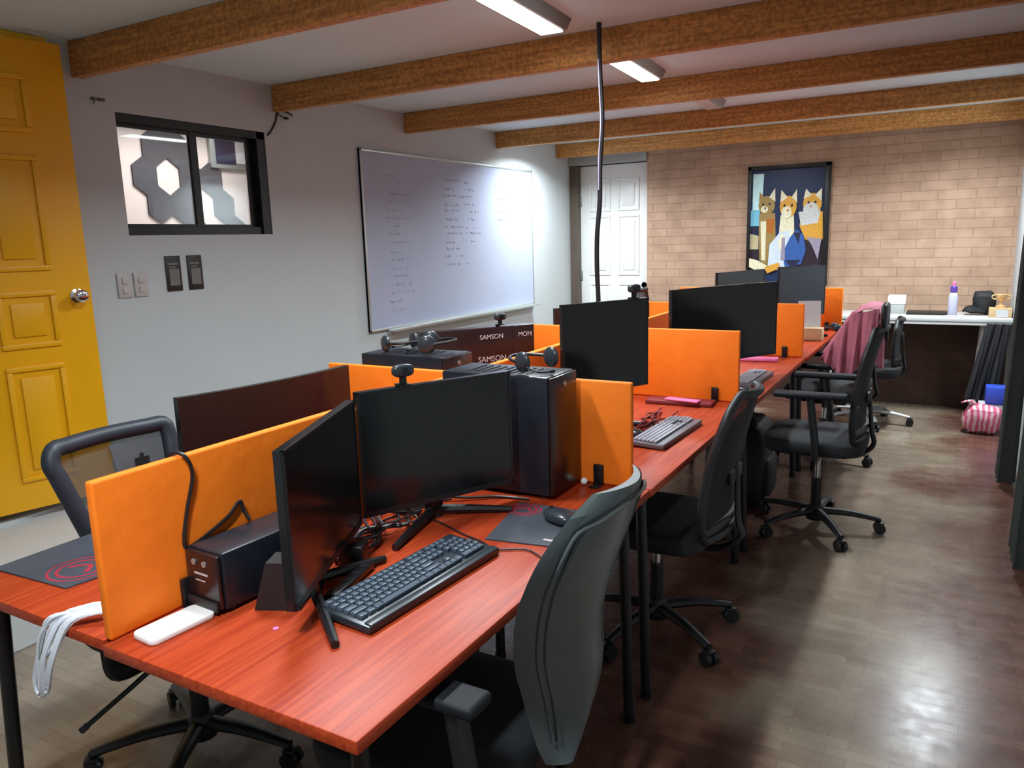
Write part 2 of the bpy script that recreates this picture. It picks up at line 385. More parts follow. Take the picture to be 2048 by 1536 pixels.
# left wall with a window opening and a doorway; doorway y 1.08..2.10
WY0, WY1, WZ0, WZ1 = 2.37, 3.285, 1.565, 2.135
DY0, DY1, DZ0 = 1.16, 2.06, 0.36
lw = MB()
T = 0.14
lw.mm((XL-T, YF, 0), (XL, DY0, ZC)); lw.mm((XL-T, DY0, 0), (XL, DY1, DZ0)); lw.mm((XL-T, DY1, 0), (XL, WY0, ZC))
lw.mm((XL-T, WY0, 0), (XL, WY1, WZ0)); lw.mm((XL-T, WY0, WZ1), (XL, WY1, ZC)); lw.mm((XL-T, WY1, 0), (XL, YB+0.1, ZC))
struct(lw, 'wall_left', 'wall')
struct(MB().mm((-2.63, YB, 0), (XR+0.1, YB+0.2, ZC)), 'wall_back', 'brick', label='tan brick back wall')
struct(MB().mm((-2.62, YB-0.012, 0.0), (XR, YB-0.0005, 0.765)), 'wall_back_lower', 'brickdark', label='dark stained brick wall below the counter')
struct(MB().mm((XL, YB+0.12, 0), (-2.63, YB+0.2, ZC)).mm((XL, YB-0.02, 2.30), (-2.63, YB+0.12, ZC)), 'wall_door_recess', 'wall')
struct(MB().mm((XR, YF, 0), (XR+0.1, YB+0.1, ZC)), 'wall_right', 'wall')
struct(MB().mm((XL-0.2, YF-0.1, 0), (XR+0.1, YF, ZC)), 'wall_front', 'wall')
struct(MB().mm((XL, YB-0.03, 2.215), (-2.63, YB+0.12, 2.30), 0.004), 'trim_1', 'lintel', label='grey lintel over the white door')
struct(MB().mm((XL+0.002, YB-0.01, 0), (-3.372, YB+0.115, 2.214), 0.004), 'trim_2', 'jamb', label='brown jamb left of the white door')
# white step / landing below the yellow door
struct(MB().mm((XL+0.002, 0.1, 0.0), (-3.0, 2.35, 0.345), 0.006), 'trim_3', 'tilew', label='white raised landing below the yellow door')
struct(MB().mm((XL-0.10, DY0-0.02, 2.372), (XL+0.012, DY1+0.02, 2.399), 0.003), 'trim_4', 'yellow', label='yellow door head at the ceiling')
# neighbouring room seen through the window
struct(MB().mm((-4.6, 2.2, 1.2), (-4.5, 5.2, ZC)), 'wall_next_room', 'wallpink')
struct(MB().mm((-4.5, 5.1, 1.2), (XL-T-0.01, 5.2, ZC)), 'wall_next_room_end', 'wallpink')
struct(MB().mm((-4.5, 0.6, 0.3), (XL-T-0.01, 5.1, 1.2)), 'wall_next_room_base', 'wallpink')
struct(MB().mm((-4.6, 0.5, 0.3), (-4.5, 2.2, ZC)), 'wall_next_room_near', 'wallpink')
struct(MB().mm((-4.5, 0.5, 0.3), (XL-T-0.01, 0.6, ZC)), 'wall_next_room_front', 'wallpink')

# ceiling beams
for i, (y, wd, zb, x0) in enumerate([(2.16, 0.05, 2.25, XL+0.03), (3.36, 0.05, 2.257, XL), (4.60, 0.05, 2.262, XL), (5.88, 0.05, 2.268, XL), (7.04, 0.08, 2.272, XL)]):
    names = ['nearest the camera, ending at the yellow door', 'second from the yellow door, above the near ceiling lamp', 'third from the yellow door, crossing above the whiteboard start', 'fourth from the yellow door, above the whiteboard end', 'last one, close to the brick wall']
    o = MB().mm((x0+0.001, y, zb), (XR-0.001, y+wd, ZC-0.001), 0.003).build('ceiling_beam', 'beam')
    tag(o, 'rough brown wooden ceiling beam, '+names[i], 'beam', 'wooden beams across the ceiling')

# ---------------------------------------------------------------- doors
def panel_slab(w_, h_, t, panels, face=-1):
    """slab in local x 0..w, z 0..h; raised mouldings on side face*y"""
    mb = MB(); mb.mm((0, -t/2, 0), (w_, t/2, h_), 0.003)
    y = face*t/2
    for x0, x1, z0, z1 in panels:
        s = 0.022; d = 0.010
        for a, b in (((x0, z0), (x1, z0+s)), ((x0, z1-s), (x1, z1)), ((x0, z0+s), (x0+s, z1-s)), ((x1-s, z0+s), (x1, z1-s))):
            mb.mm((a[0], min(y, y+face*d), a[1]), (b[0], max(y, y+face*d), b[1]), 0.004)
        g = 0.05
        mb.mm((x0+g, min(y, y+face*0.008), z0+g), (x1-g, max(y, y+face*0.008), z1-g), 0.007)
    return mb
def knob(parent, p, face, r=0.027, name='door_knob'):
    k = MB().lathe([(0.030, 0), (0.030, 0.006), (0.012, 0.012), (0.011, 0.035), (r, 0.045), (r, 0.062), (0.016, 0.070), (0.004, 0.071)], p, mx=Matrix.Rotation(-face*PI/2, 4, 'X') if face else Matrix())
    return k.build(name, 'chrome', parent)
# yellow door: free edge at (-3.33, 2.07), swung 14 degrees into the room
d1 = bpy.data.objects.new('door_1', None); C.objects.link(d1); d1['kind'] = 'structure'; d1['label'] = 'ochre yellow panelled door standing ajar'
a14 = math.radians(14)
d1.location = (-3.33-0.02, 2.07, 0.395)
# local x runs from the free edge back to the hinge: direction (-sin14,-cos14)
d1.rotation_euler = (0, 0, math.atan2(-math.cos(a14), -math.sin(a14)))
pz = [(1.59, 1.82), (1.025, 1.50), (0.70, 0.94), (0.125, 0.625)]
pan = [(0.145, 0.370, a, b) for a, b in pz]+[(0.46, 0.685, a, b) for a, b in pz]
panel_slab(0.83, 1.96, 0.036, pan, face=1).build('door_leaf', 'ochre', d1)
k_ = knob(d1, (0.058, 0.018, 0.91), 1)
# white back door
d2 = bpy.data.objects.new('door_2', None); C.objects.link(d2); d2['kind'] = 'structure'; d2['label'] = 'white six panel door in the back corner'
d2.location = (-3.37, YB+0.085, 0.01)
zz = [(1.62, 1.92), (0.98, 1.56), (0.18, 0.88)]
panel_slab(0.735, 2.195, 0.04, [(0.10, 0.33, a+0.12, b+0.14) for a, b in zz]+[(0.41, 0.64, a+0.12, b+0.14) for a, b in zz], face=-1).build('door_leaf', 'white', d2)
knob(d2, (0.69, -0.02, 1.0), 1).rotation_euler = (0, 0, 0)
for z in (0.3, 1.1, 1.85):
    MB().box((0.008, -0.024, z), (0.022, 0.012, 0.10), bev=0.002).build('hinge', 'grey', d2)

# ---------------------------------------------------------------- window
wn = bpy.data.objects.new('window_1', None); C.objects.link(wn); wn['kind'] = 'structure'; wn['label'] = 'black framed sliding window to the next room'
wn.location = (XL-0.05, WY0, WZ0)
W_, H_ = WY1-WY0, WZ1-WZ0
fb = MB(); dx = 0.024
fb.mm((-dx, 0, 0), (dx+0.006, W_, 0.042), 0.002); fb.mm((-dx, 0, H_-0.042), (dx+0.02, W_, H_), 0.002)
fb.mm((-dx, 0, 0), (dx-0.02, 0.018, H_), 0.002); fb.mm((-dx, W_-0.06, 0), (dx+0.02, W_, H_), 0.002)
fb.build('window_frame', 'blackmetal', wn, smooth=False)
for (y0, y1, x, nm) in ((0.0, 0.47, 0.006, 'near'), (0.44, W_-0.05, -0.012, 'far')):
    sf = MB()
    sf.mm((x-0.009, y1-0.045, 0.03), (x+0.012, y1, H_-0.03), 0.002); sf.mm((x-0.009, y0+0.0, 0.03), (x+0.009, y0+0.02, H_-0.03), 0.002)
    sf.mm((x-0.009, y0, 0.036), (x+0.009, y1, 0.056), 0.002); sf.mm((x-0.009, y0, H_-0.06), (x+0.009, y1, H_-0.036), 0.002)
    sh = sf.build('window_sash', 'blackmetal', wn, smooth=False)
    MB().mm((x-0.002, y0+0.01, 0.05), (x+0.002, y1-0.03, H_-0.05)).build('window_pane', 'glass', sh, smooth=False)
# hexagon felt tiles on the next room's wall
hexes = [(0, 1), (1, 1), (-1, 0), (1, 0), (0, -1), (1, -1), (2, 0), (2, -1), (0.5, 2), (3, -1), (2, -2)]
def hexpos(c, r):
    base = 3.405; return base+(c-0.5)*0.171 if r % 2 else base+c*0.171, 1.96+r*0.18
hx = [(-1, 0), (1, 0), (0, 1), (1, 1), (0, -1), (1, -1), (2, 0), (3, -1), (3, -2), (0, 2), (1, -2)]
seen = set()
for c, r in hx:
    y, z = hexpos(c, r)
    if (c, r) in seen or z > 2.34: continue
    seen.add((c, r))
    mb = MB(); poly = [(0.0992*math.sin(k*PI/3), 0.1205*math.cos(k*PI/3)) for k in range(6)]
    mb.prism(poly, 0.012, Matrix.Translation((-4.499, y, z)) @ Matrix(((0, 0, 1, 0), (1, 0, 0, 0), (0, 1, 0, 0), (0, 0, 0, 1))))
    o = mb.build('acoustic_tile', 'hex', smooth=False)
    row = {2: 'topmost', 1: 'upper row', 0: 'middle row', -1: 'lower row', -2: 'bottom row', -3: 'bottom'}[r]
    pane = 'left' if c <= 1 else 'right'
    tag(o, 'charcoal hexagon tile, %s, place %d, behind the %s window pane' % (row, c+2, pane), 'wall tile', 'hexagon tiles behind the window')
ph = thing('wall_picture', 'grey framed picture with blue and white image, seen through the right window pane', 'picture', (-4.497, 3.98, 2.16))
MB().mm((0, -0.24, -0.12), (0.03, 0.24, 0.12), 0.004).build('picture_frame', 'grey', ph)
MB().mm((0.031, -0.20, -0.09), (0.034, -0.03, 0.09)).mm((0.031, 0.12, -0.09), (0.034, 0.2, 0.09)).build('picture_print', 'art_suit2', ph)
MB().mm((0.031, -0.03, -0.08), (0.036, 0.12, 0.08)).build('picture_panel', 'paper', ph)

# ---------------------------------------------------------------- lamps
lamp0 = None
names = ['nearest one, above the front desks', 'middle one, between the second and third beams', 'unlit, between the third and fourth beams', 'lit, in the middle in front of the brick wall',
         'lit, beside the left wall above the whiteboard end', 'lit, by the curtain in front of the brick wall', 'lit, overhead in front of the first beam', 'unseen fill added overhead near the camera to brighten the front partition']
for i, (x, y, p) in enumerate(LAMPS):
    t = thing('ceiling_lamp', 'white batten ceiling lamp, '+names[i], 'ceiling lamp', (x, y, ZC-0.001), math.radians(3), 'batten lamps on the ceiling')
    hb = MB().prism([(-0.085, 0), (0.085, 0), (0.062, -0.042), (0.054, -0.045), (-0.054, -0.045), (-0.062, -0.042)], 0.60,
                    Matrix.Translation((0, -0.30, 0)) @ Matrix(((1, 0, 0, 0), (0, 0, 1, 0), (0, 1, 0, 0), (0, 0, 0, 1))))
    hb.build('lamp_housing', 'grey', t, smooth=False)
    MB().mm((-0.05, -0.285, -0.051), (0.05, 0.285, -0.0452), 0.002).build('lamp_lens', 'lamp_on' if p else 'lamp_off', t)

# ---------------------------------------------------------------- wall things
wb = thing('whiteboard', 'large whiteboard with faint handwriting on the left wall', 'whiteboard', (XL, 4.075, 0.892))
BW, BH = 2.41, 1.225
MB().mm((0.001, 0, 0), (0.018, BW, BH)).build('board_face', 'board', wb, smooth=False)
fr = MB()
for a, b in (((0, 0), (BW, 0.016)), ((0, BH-0.016), (BW, BH)), ((0, 0), (0.016, BH)), ((BW-0.016, 0), (BW, BH))):
    fr.mm((0.001, a[0], a[1]), (0.024, b[0], b[1]), 0.002)
fr.build('board_frame', 'alu', wb)
tr = MB().mm((0.024, 0.2, -0.012), (0.095, BW-0.02, -0.004), 0.002).mm((0.09, 0.2, -0.012), (0.096, BW-0.02, 0.008), 0.002).mm((0.001, 0.2, -0.03), (0.024, BW-0.02, 0.0), 0.002)
tr.build('marker_tray', 'alu', wb)
hw = MB(); rr = random.Random(3)
for colx, n, wd in ((0.25, 17, 0.30), (0.95, 12, 0.34), (1.25, 9, 0.22), (1.75, 6, 0.25)):
    for k in range(n):
        y = colx+rr.uniform(-0.02, 0.02); z = BH-0.16-k*0.058+rr.uniform(-0.008, 0.008)
        end = y+wd*rr.uniform(0.4, 1.0)
        while y < end:
            l = rr.uniform(0.008, 0.026); a = rr.uniform(-0.012, 0.012)
            p0, p1 = Vector((0.0186, y, z+a)), Vector((0.0186, y+l, z-a))
            if rr.random() < 0.75: hw.tube([p0, (p0+p1)/2+Vector((0, 0, rr.uniform(-0.01, 0.01))), p1], 0.0016, seg=4, sub=2)
            y += l+rr.uniform(0.002, 0.012)
o = hw.build('marker_handwriting', 'greywrite', wb); o['kind'] = 'stuff'

for i, (y0, y1, lab) in enumerate(((2.545, 2.635, 'small black wall card with grey square, left one of the pair below the window'), (2.675, 2.765, 'small black wall card with grey square, right one of the pair below the window'))):
    t = thing('wall_card', lab, 'wall card', (XL, y0, 1.283), 0, 'black cards below the window')
    MB().mm((0.001, 0, 0), (0.006, y1-y0, 0.178), 0.001).build('card_base', 'poster', t)
    MB().mm((0.0062, 0.018, 0.028), (0.0075, y1-y0-0.014, 0.112)).build('card_square', 'postergrey', t, smooth=False)
    MB().mm((0.0062, 0.014, 0.132), (0.0075, y1-y0-0.018, 0.142)).mm((0.0062, 0.02, 0.118), (0.0075, y1-y0-0.03, 0.124)).build('card_print', 'postergrey', t, smooth=False)
for i, (y0, lab) in enumerate(((2.275, 'white double light switch plate, left one beside the yellow door'), (2.362, 'white double light switch plate, right one beside the yellow door'))):
    t = thing('light_switch', lab, 'light switch', (XL, y0, 1.27), 0, 'switch plates beside the yellow door')
    MB().mm((0.001, 0, 0), (0.010, 0.074, 0.118), 0.003).build('switch_plate', 'switch', t)
    for z in (0.02, 0.065): MB().mm((0.010, 0.022, z), (0.015, 0.052, z+0.032), 0.002).build('switch_rocker', 'switch', t)
hk = MB().box((XL+0.008, 2.305, 2.178), (0.014, 0.03, 0.012), bev=0.002).cyl((XL, 2.262, 2.178), (XL+0.02, 2.262, 2.178), 0.006).tube([(XL+0.012, 2.262, 2.178), (XL+0.02, 2.262, 2.168), (XL+0.012, 2.262, 2.155)], 0.003).cyl((XL+0.004, 2.262, 2.178), (XL+0.006, 2.305, 2.178), 0.003)
tag(hk.build('wall_hook', 'jamb'), 'small brown hook on the wall above the window', 'hook')
wc = MB().tube([(XL+0.006, 3.30, 2.12), (XL+0.006, 3.325, 2.14), (XL+0.006, 3.37, 2.20), (XL+0.006, 3.40, 2.262), (XL+0.012, 3.47, 2.262), (XL+0.012, 3.50, 2.25)], 0.005)
wc.tube([(XL+0.008, 3.395, 2.25), (XL+0.008, 3.42, 2.235), (XL+0.008, 3.455, 2.232)], 0.004).box((XL+0.01, 3.455, 2.23), (0.018, 0.02, 0.014), bev=0.002)
tag(wc.build('wall_cable', 'cable'), 'thin black cable from window corner up to the beam', 'cable')

# ceiling drop cable
dc = thing('drop_cable', 'thick black cable dropping from the ceiling to the desks', 'cable', (-1.39, 3.27, 0))
MB().tube([(0, 0, 2.399), (0.003, 0, 2.2), (0.012, 0, 2.0), (0.0, 0.0, 1.8), (-0.002, 0, 1.65), (-0.016, 0, 1.5), (-0.018, 0, 1.35), (-0.012, 0, 1.2), (-0.012, 0.0, 1.07)], 0.0115).build('cable_bundle', 'cable', dc)
MB().tube([(0.0, -0.011, 2.25), (0.006, -0.011, 2.1), (0.010, -0.011, 1.98), (0.0, -0.011, 1.84), (-0.002, -0.011, 1.7)], 0.0035).build('pale_cord', 'art_purplegrey', dc)

# framed cat picture on brick wall
pw = thing('framed_picture', 'black framed picture of three cats in suits on the brick wall', 'picture', (-1.66, YB, 1.02))
PW, PH = 0.705, 1.06
f_ = MB()
for a, b in (((0, 0), (PW, 0.035)), ((0, PH-0.035), (PW, PH)), ((0, 0), (0.03, PH)), ((PW-0.045, 0), (PW, PH))):
    f_.mm((a[0], -0.035, a[1]), (b[0], -0.002, b[1]), 0.004)
f_.build('picture_frame', 'black', pw)
art = MB(); arts = ['art_navy', 'art_window', 'art_sky', 'art_ginger', 'art_cream', 'art_tabby', 'art_greyfur', 'art_suit', 'art_shirt', 'art_rust', 'art_darkart', 'art_beigeart', 'art_suit2', 'art_purplegrey']
AX = {k: i for i, k in enumerate(arts)}; layer = [0]
def poly(pts, k):
    """pts in picture units: u 0..1 left-right, v metres below the top of the print"""
    layer[0] += 1
    s = 0.63
    P = [(0.03+u*s, -(v)) for u, v in pts]
    # ensure orientation
    art.prism(P, 0.0004, Matrix.Translation((0, -0.010-0.0005*layer[0], PH-0.035)) @ Matrix(((1, 0, 0, 0), (0, 0, -1, 0), (0, 1, 0, 0), (0, 0, 0, 1))), mi=AX['art_'+k])
def ell(cx, cy, rx, ry, k, n=18): poly([(cx+rx*math.cos(2*PI*i/n), cy+ry*math.sin(2*PI*i/n)) for i in range(n)], k)
poly([(0, 0), (1, 0), (1, 0.99), (0, 0.99)], 'navy')
poly([(0.02, 0.03), (0.17, 0.03), (0.15, 0.36), (0.02, 0.36)], 'window'); poly([(0.0, 0.35), (0.13, 0.35), (0.12, 0.49), (0, 0.49)], 'sky')
poly([(0, 0.49), (0.12, 0.49), (0.12, 0.56), (0, 0.56)], 'suit2')
poly([(0.0, 0.56), (0.12, 0.58), (0.12, 0.72), (0.0, 0.72)], 'beigeart'); poly([(0.0, 0.70), (0.2, 0.70), (0.2, 0.99), (0, 0.99)], 'darkart')
poly([(0.62, 0.60), (1, 0.58), (1, 0.99), (0.62, 0.99)], 'darkart')
# left cat: body, head, ears
poly([(0.12, 0.38), (0.34, 0.38), (0.36, 0.62), (0.24, 0.86), (0.14, 0.80), (0.12, 0.5)], 'tabby'); poly([(0.14, 0.45), (0.22, 0.45), (0.22, 0.8), (0.17, 0.8)], 'cream')
poly([(0.22, 0.43), (0.34, 0.43), (0.32, 0.57), (0.24, 0.55)], 'rust')
ell(0.22, 0.31, 0.115, 0.085, 'tabby'); poly([(0.11, 0.27), (0.12, 0.19), (0.20, 0.25)], 'tabby'); poly([(0.25, 0.24), (0.33, 0.16), (0.34, 0.28)], 'cream')
ell(0.19, 0.345, 0.05, 0.03, 'cream'); ell(0.17, 0.30, 0.014, 0.012, 'darkart'); ell(0.26, 0.30, 0.014, 0.012, 'darkart'); ell(0.20, 0.335, 0.012, 0.01, 'darkart')
# right cat
poly([(0.70, 0.40), (0.98, 0.38), (1, 0.62), (0.92, 0.66), (0.76, 0.62), (0.68, 0.5)], 'ginger'); poly([(0.66, 0.38), (0.95, 0.36), (0.92, 0.48), (0.70, 0.50)], 'greyfur')
ell(0.84, 0.31, 0.125, 0.09, 'ginger'); ell(0.82, 0.36, 0.10, 0.06, 'greyfur'); poly([(0.72, 0.27), (0.75, 0.18), (0.83, 0.24)], 'cream'); poly([(0.87, 0.24), (0.96, 0.18), (0.96, 0.29)], 'cream')
ell(0.79, 0.30, 0.014, 0.012, 'darkart'); ell(0.88, 0.30, 0.014, 0.012, 'darkart'); ell(0.82, 0.335, 0.014, 0.009, 'rust')
poly([(0.78, 0.60), (0.98, 0.62), (0.94, 0.80), (0.86, 0.68)], 'purplegrey')
# middle cat, blue jacket
poly([(0.42, 0.40), (0.60, 0.40), (0.62, 0.62), (0.40, 0.62)], 'cream')
poly([(0.28, 0.66), (0.42, 0.55), (0.56, 0.54), (0.52, 0.90), (0.26, 0.88)], 'shirt')
poly([(0.56, 0.60), (0.64, 0.53), (0.74, 0.58), (0.78, 0.72), (0.72, 0.84), (0.50, 0.86), (0.46, 0.74)], 'suit')
poly([(0.60, 0.56), (0.70, 0.56), (0.68, 0.66)], 'suit2'); poly([(0.5, 0.80), (0.72, 0.80), (0.6, 0.88)], 'suit2')
poly([(0.44, 0.56), (0.50, 0.60), (0.44, 0.74), (0.40, 0.64)], 'cream'); poly([(0.45, 0.60), (0.49, 0.60), (0.50, 0.80), (0.44, 0.80)], 'purplegrey')
ell(0.52, 0.33, 0.115, 0.095, 'ginger'); ell(0.50, 0.38, 0.07, 0.055, 'cream'); poly([(0.41, 0.29), (0.42, 0.18), (0.51, 0.25)], 'cream'); poly([(0.56, 0.25), (0.63, 0.18), (0.64, 0.30)], 'cream')
ell(0.47, 0.32, 0.015, 0.013, 'darkart'); ell(0.57, 0.32, 0.015, 0.013, 'darkart'); ell(0.515, 0.36, 0.014, 0.01, 'rust')
poly([(0.0, 0.78), (0.12, 0.80), (0.28, 0.86), (0.2, 0.92), (0.0, 0.86)], 'cream'); poly([(0.22, 0.86), (0.42, 0.82), (0.44, 0.87), (0.26, 0.92)], 'ginger')
art.build('picture_print', None, pw, smooth=False, mats=arts)

# ================================================================ desks
ZD = 0.74
YS = [0.79, 2.125, 3.455, 4.89, 6.33]
XC = -1.39
def desk(k, side):
    y0, y1 = YS[k], YS[k+1]-0.006
    if side == 'r': x0, x1 = XC+0.003, [-0.745, -0.742, -0.735, -0.725][k]
    else: x0, x1 = -1.985, XC-0.012
    if side == 'l': y0 += 0.012 if k == 0 else 0
    order = ['front', 'second', 'third', 'last'][k]
    sd = 'right' if side == 'r' else 'left'
    lab = {('r', 0): 'orange-red wood desk nearest the camera, right row, with the large black keyboard',
           ('r', 1): 'orange-red wood desk, second of the right row, with the pale grey keyboard',
           ('r', 2): 'orange-red wood desk, third of the right row, with the widest monitor',
           ('r', 3): 'orange-red wood desk, last of the right row, with a sheet of paper',
           ('l', 0): 'orange-red wood desk, front of the left row, with the red swirl mousepad',
           ('l', 1): 'orange-red wood desk, second of the left row, with the dark lettered carton',
           ('l', 2): 'orange-red wood desk, third of the left row, behind the partition',
           ('l', 3): 'orange-red wood desk, last of the left row, nearest the white door'}[(side, k)]
    t = thing('office_desk', lab, 'desk', ((x0+x1)/2, (y0+y1)/2, 0), 0, 'desks in the double row')
    hw_, hl = (x1-x0)/2, (y1-y0)/2
    MB().mm((-hw_, -hl, ZD-0.025), (hw_, hl, ZD), 0.003).build('desktop', 'desk', t)
    out = hw_-0.06 if side == 'r' else -(hw_-0.06); inn = -(hw_-0.05) if side == 'r' else (hw_-0.05)
    for yy in (-hl+0.07, hl-0.07):
        for xx in ((out, inn) if k in (1, 3) else (out,)):
            sp = 0.02 if xx == out else 0
            mb = MB().tube([(xx, yy, ZD-0.055), (xx+(sp if side == 'r' else -sp*4), yy, 0.012)], 0.017, seg=12, smooth=False)
            mb.cyl((xx+(sp if side == 'r' else -sp*4), yy, 0), (xx+(sp if side == 'r' else -sp*4), yy, 0.02), 0.02)
            mb.build('leg', 'blackmetal', t)
    fr = MB()
    for yy in (-hl+0.07, hl-0.07): fr.mm((-hw_+0.03, yy-0.018, ZD-0.06), (hw_-0.04, yy+0.018, ZD-0.0255), 0.004)
    for xx in (out, inn): fr.mm((xx-0.015, -hl+0.08, ZD-0.058), (xx+0.015, hl-0.08, ZD-0.0257), 0.004)
    fr.build('frame', 'blackmetal', t)
    return t
for k in range(4): desk(k, 'r'); desk(k, 'l')

# orange partitions
def partition(p0, p1, z0, z1, th, lab, group, seedv, clamp=None, wedge=0.0):
    p0, p1 = Vector(p0), Vector(p1); d = p1-p0; L_ = d.length
    t = thing('desk_partition', lab, 'partition', (p0.x, p0.y, 0), math.atan2(d.y, d.x), group)
    mb = MB(); tb = bmesh.new(); bmesh.ops.create_cube(tb, size=1)
    bmesh.ops.scale(tb, vec=(L_, th, z1-z0), verts=tb.verts)
    bmesh.ops.bevel(tb, geom=tb.edges[:], offset=0.006, segments=3, profile=0.5, affect='EDGES')
    rnd = random.Random(seedv)
    mb._add(tb, Matrix.Translation((L_/2, 0, (z0+z1)/2)))
    mb.build('padded_panel', 'orange', t)
    for cx, side in (clamp or []):
        c = MB().mm((cx-0.016, side*(th/2+0.0005), ZD+0.001), (cx+0.016, side*(th/2+0.012), ZD+0.065), 0.004)
        c.mm((cx-0.016, side*(th/2+0.0005), ZD+0.001), (cx+0.016, side*(th/2+0.05), ZD+0.006), 0.002)
        c.cyl((cx, side*(th/2+0.03), ZD+0.005), (cx, side*(th/2+0.03), ZD+0.012), 0.007)
        c.build('clamp_bracket', 'blackmetal', t)
    return t
PZ = 1.065
for k in range(4):
    labs = ['orange cloth spine partition nearest the camera, behind the black battery unit', 'orange cloth spine partition, second along, behind the headset tower', 'orange cloth spine partition, third along, behind the reddish monitor',
            'orange cloth spine partition, farthest, near the brick wall']
    y0 = YS[k]+0.015 if k == 0 else YS[k]+0.002
    partition((XC, y0), (XC, YS[k+1]-0.002), ZD+0.001, PZ, 0.022, labs[k], 'orange partitions along the middle', k, clamp=[(0.175, -1)] if k == 0 else [])
dv = [('r', 1, -0.800, 'orange cloth divider between first and second right desks, with a diagonal crease'),
      ('r', 2, -0.797, 'wide orange cloth divider between second and third right desks'),
      ('r', 3, -0.752, 'narrow looking orange divider between third and last right desks'),
      ('r', 4, -0.700, 'orange divider at the far end of the right row by the pink towel'),
      ('l', 1, -1.975, 'orange divider of the left row beside the tower carrying the headphones'),
      ('l', 2, -1.965, 'orange divider of the left row behind the dark lettered carton'),
      ('l', 3, -1.965, 'orange divider of the left row before the far dark chair'),
      ('l', 4, -1.965, 'orange divider at the far end of the left row')]
for s_, k, xe, lab in dv:
    y = [0, 2.118, 3.452, 4.885, 6.315][k]
    xs = XC+0.013 if s_ == 'r' else XC-0.013
    if k == 1 and s_ == 'l': y = 2.10
    partition((xs, y), (xe, y), ZD+0.001, PZ, 0.022, lab, 'orange cross dividers', 10+k, clamp=[(abs(xe-xs)-0.105, -1)] if s_ == 'r' else [])

# ================================================================ monitors
def monitor(L, R, z0, z1, lab, kind='v', th=0.018, curve=0.0, front='screen', face=1, backmat='back', legs=None, bulge=True):
    """L, R: plan positions of the left and right screen edges as the viewer of the screen sees them"""
    L, R = Vector(L+(0,)), Vector(R+(0,)); d = R-L; w_ = d.length; rz = math.atan2(d.y, d.x); c = (L+R)/2
    t = thing('monitor', lab, 'monitor', (c.x, c.y, ZD), rz, 'monitors on the desks')
    h = z1-z0; b = z0-ZD
    def curvy(mb, y0, y1, inset, zlo, zhi, n=16):
        # slab following a shallow arc (edges bent toward the viewer, -y)
        tb = bmesh.new(); cols = []
        for i in range(n+1):
            u = -1+2*i/n; x = u*(w_/2-inset); off = -curve*u*u
            cols.append([tb.verts.new((x, y0+off, zlo)), tb.verts.new((x, y1+off, zlo)), tb.verts.new((x, y1+off, zhi)), tb.verts.new((x, y0+off, zhi))])
        for a, b_ in zip(cols, cols[1:]):
            for k in range(4): tb.faces.new((a[k], a[(k+1) % 4], b_[(k+1) % 4], b_[k]))
        tb.faces.new(cols[0]); tb.faces.new(cols[-1][::-1]); return mb._add(tb)
    sh = curvy(MB(), 0.0, th, 0, b, b+h)
    # bulge on the back
    if bulge: sh.box((0, th+0.012, b+h*0.42), (w_*0.5, 0.026, h*0.5), bev=0.012)
    sh.build('monitor_shell', backmat, t)
    fr = MB(); bz = 0.007
    for (zl, zh) in ((b, b+0.014), (b+h-bz, b+h)): curvy(fr, -0.003, 0.0, 0, zl, zh)
    fr.mm((-w_/2, -0.003-curve, b), (-w_/2+bz, -curve+0.004, b+h)); fr.mm((w_/2-bz, -0.003-curve, b), (w_/2, -curve+0.004, b+h))
    fr.build('bezel', 'bezel', t, smooth=False)
    curvy(MB(), -0.0015, 0.001, bz-0.001, b+0.012, b+h-bz+0.001).build('screen', front, t)
    st = MB().box((0, th+0.035, (b+h*0.4)/2), (0.045, 0.03, b+h*0.4), bev=0.006)
    st.build('stand_neck', 'bezel', t)
    ft = MB()
    if kind == 'v':
        inv = Matrix.Rotation(-rz, 3, 'Z')
        for tip in (legs or []):
            q = inv @ (Vector(tip+(0,))-c)
            ft.tube([(0, th+0.035, 0.018), (q.x*0.5, (q.y+th+0.035)*0.5, 0.015), (q.x, q.y, 0.009)], [0.014, 0.012, 0.009], seg=8)
        ft.cyl((0, th+0.035, 0.001), (0, th+0.035, 0.022), 0.026)
        if not legs:
            for sx in (-1, 1): ft.tube([(0, th+0.035, 0.018), (sx*0.09, -0.02, 0.014), (sx*0.17, -0.09, 0.010)], [0.014, 0.012, 0.009])
            ft.tube([(0, th+0.035, 0.018), (0, th+0.10, 0.012)], 0.011)
    else:
        ft.box((0, th+0.02, 0.006), (0.24, 0.18, 0.010), bev=0.004)
    ft.build('stand_foot', 'bezel', t)
    return t, rz
mA, rA = monitor((-1.05, 0.973), (-1.243, 1.392), 0.802, 1.120, 'slim black monitor nearest the camera, seen almost edge-on', legs=[(-0.965, 0.985), (-1.135, 1.345)])
mB, rB = monitor((-1.268, 1.43), (-1.066, 1.850), 0.800, 1.128, 'black monitor with a small webcam, beside the black tower on the front desk', legs=[(-1.155, 1.408), (-1.03, 1.775)])
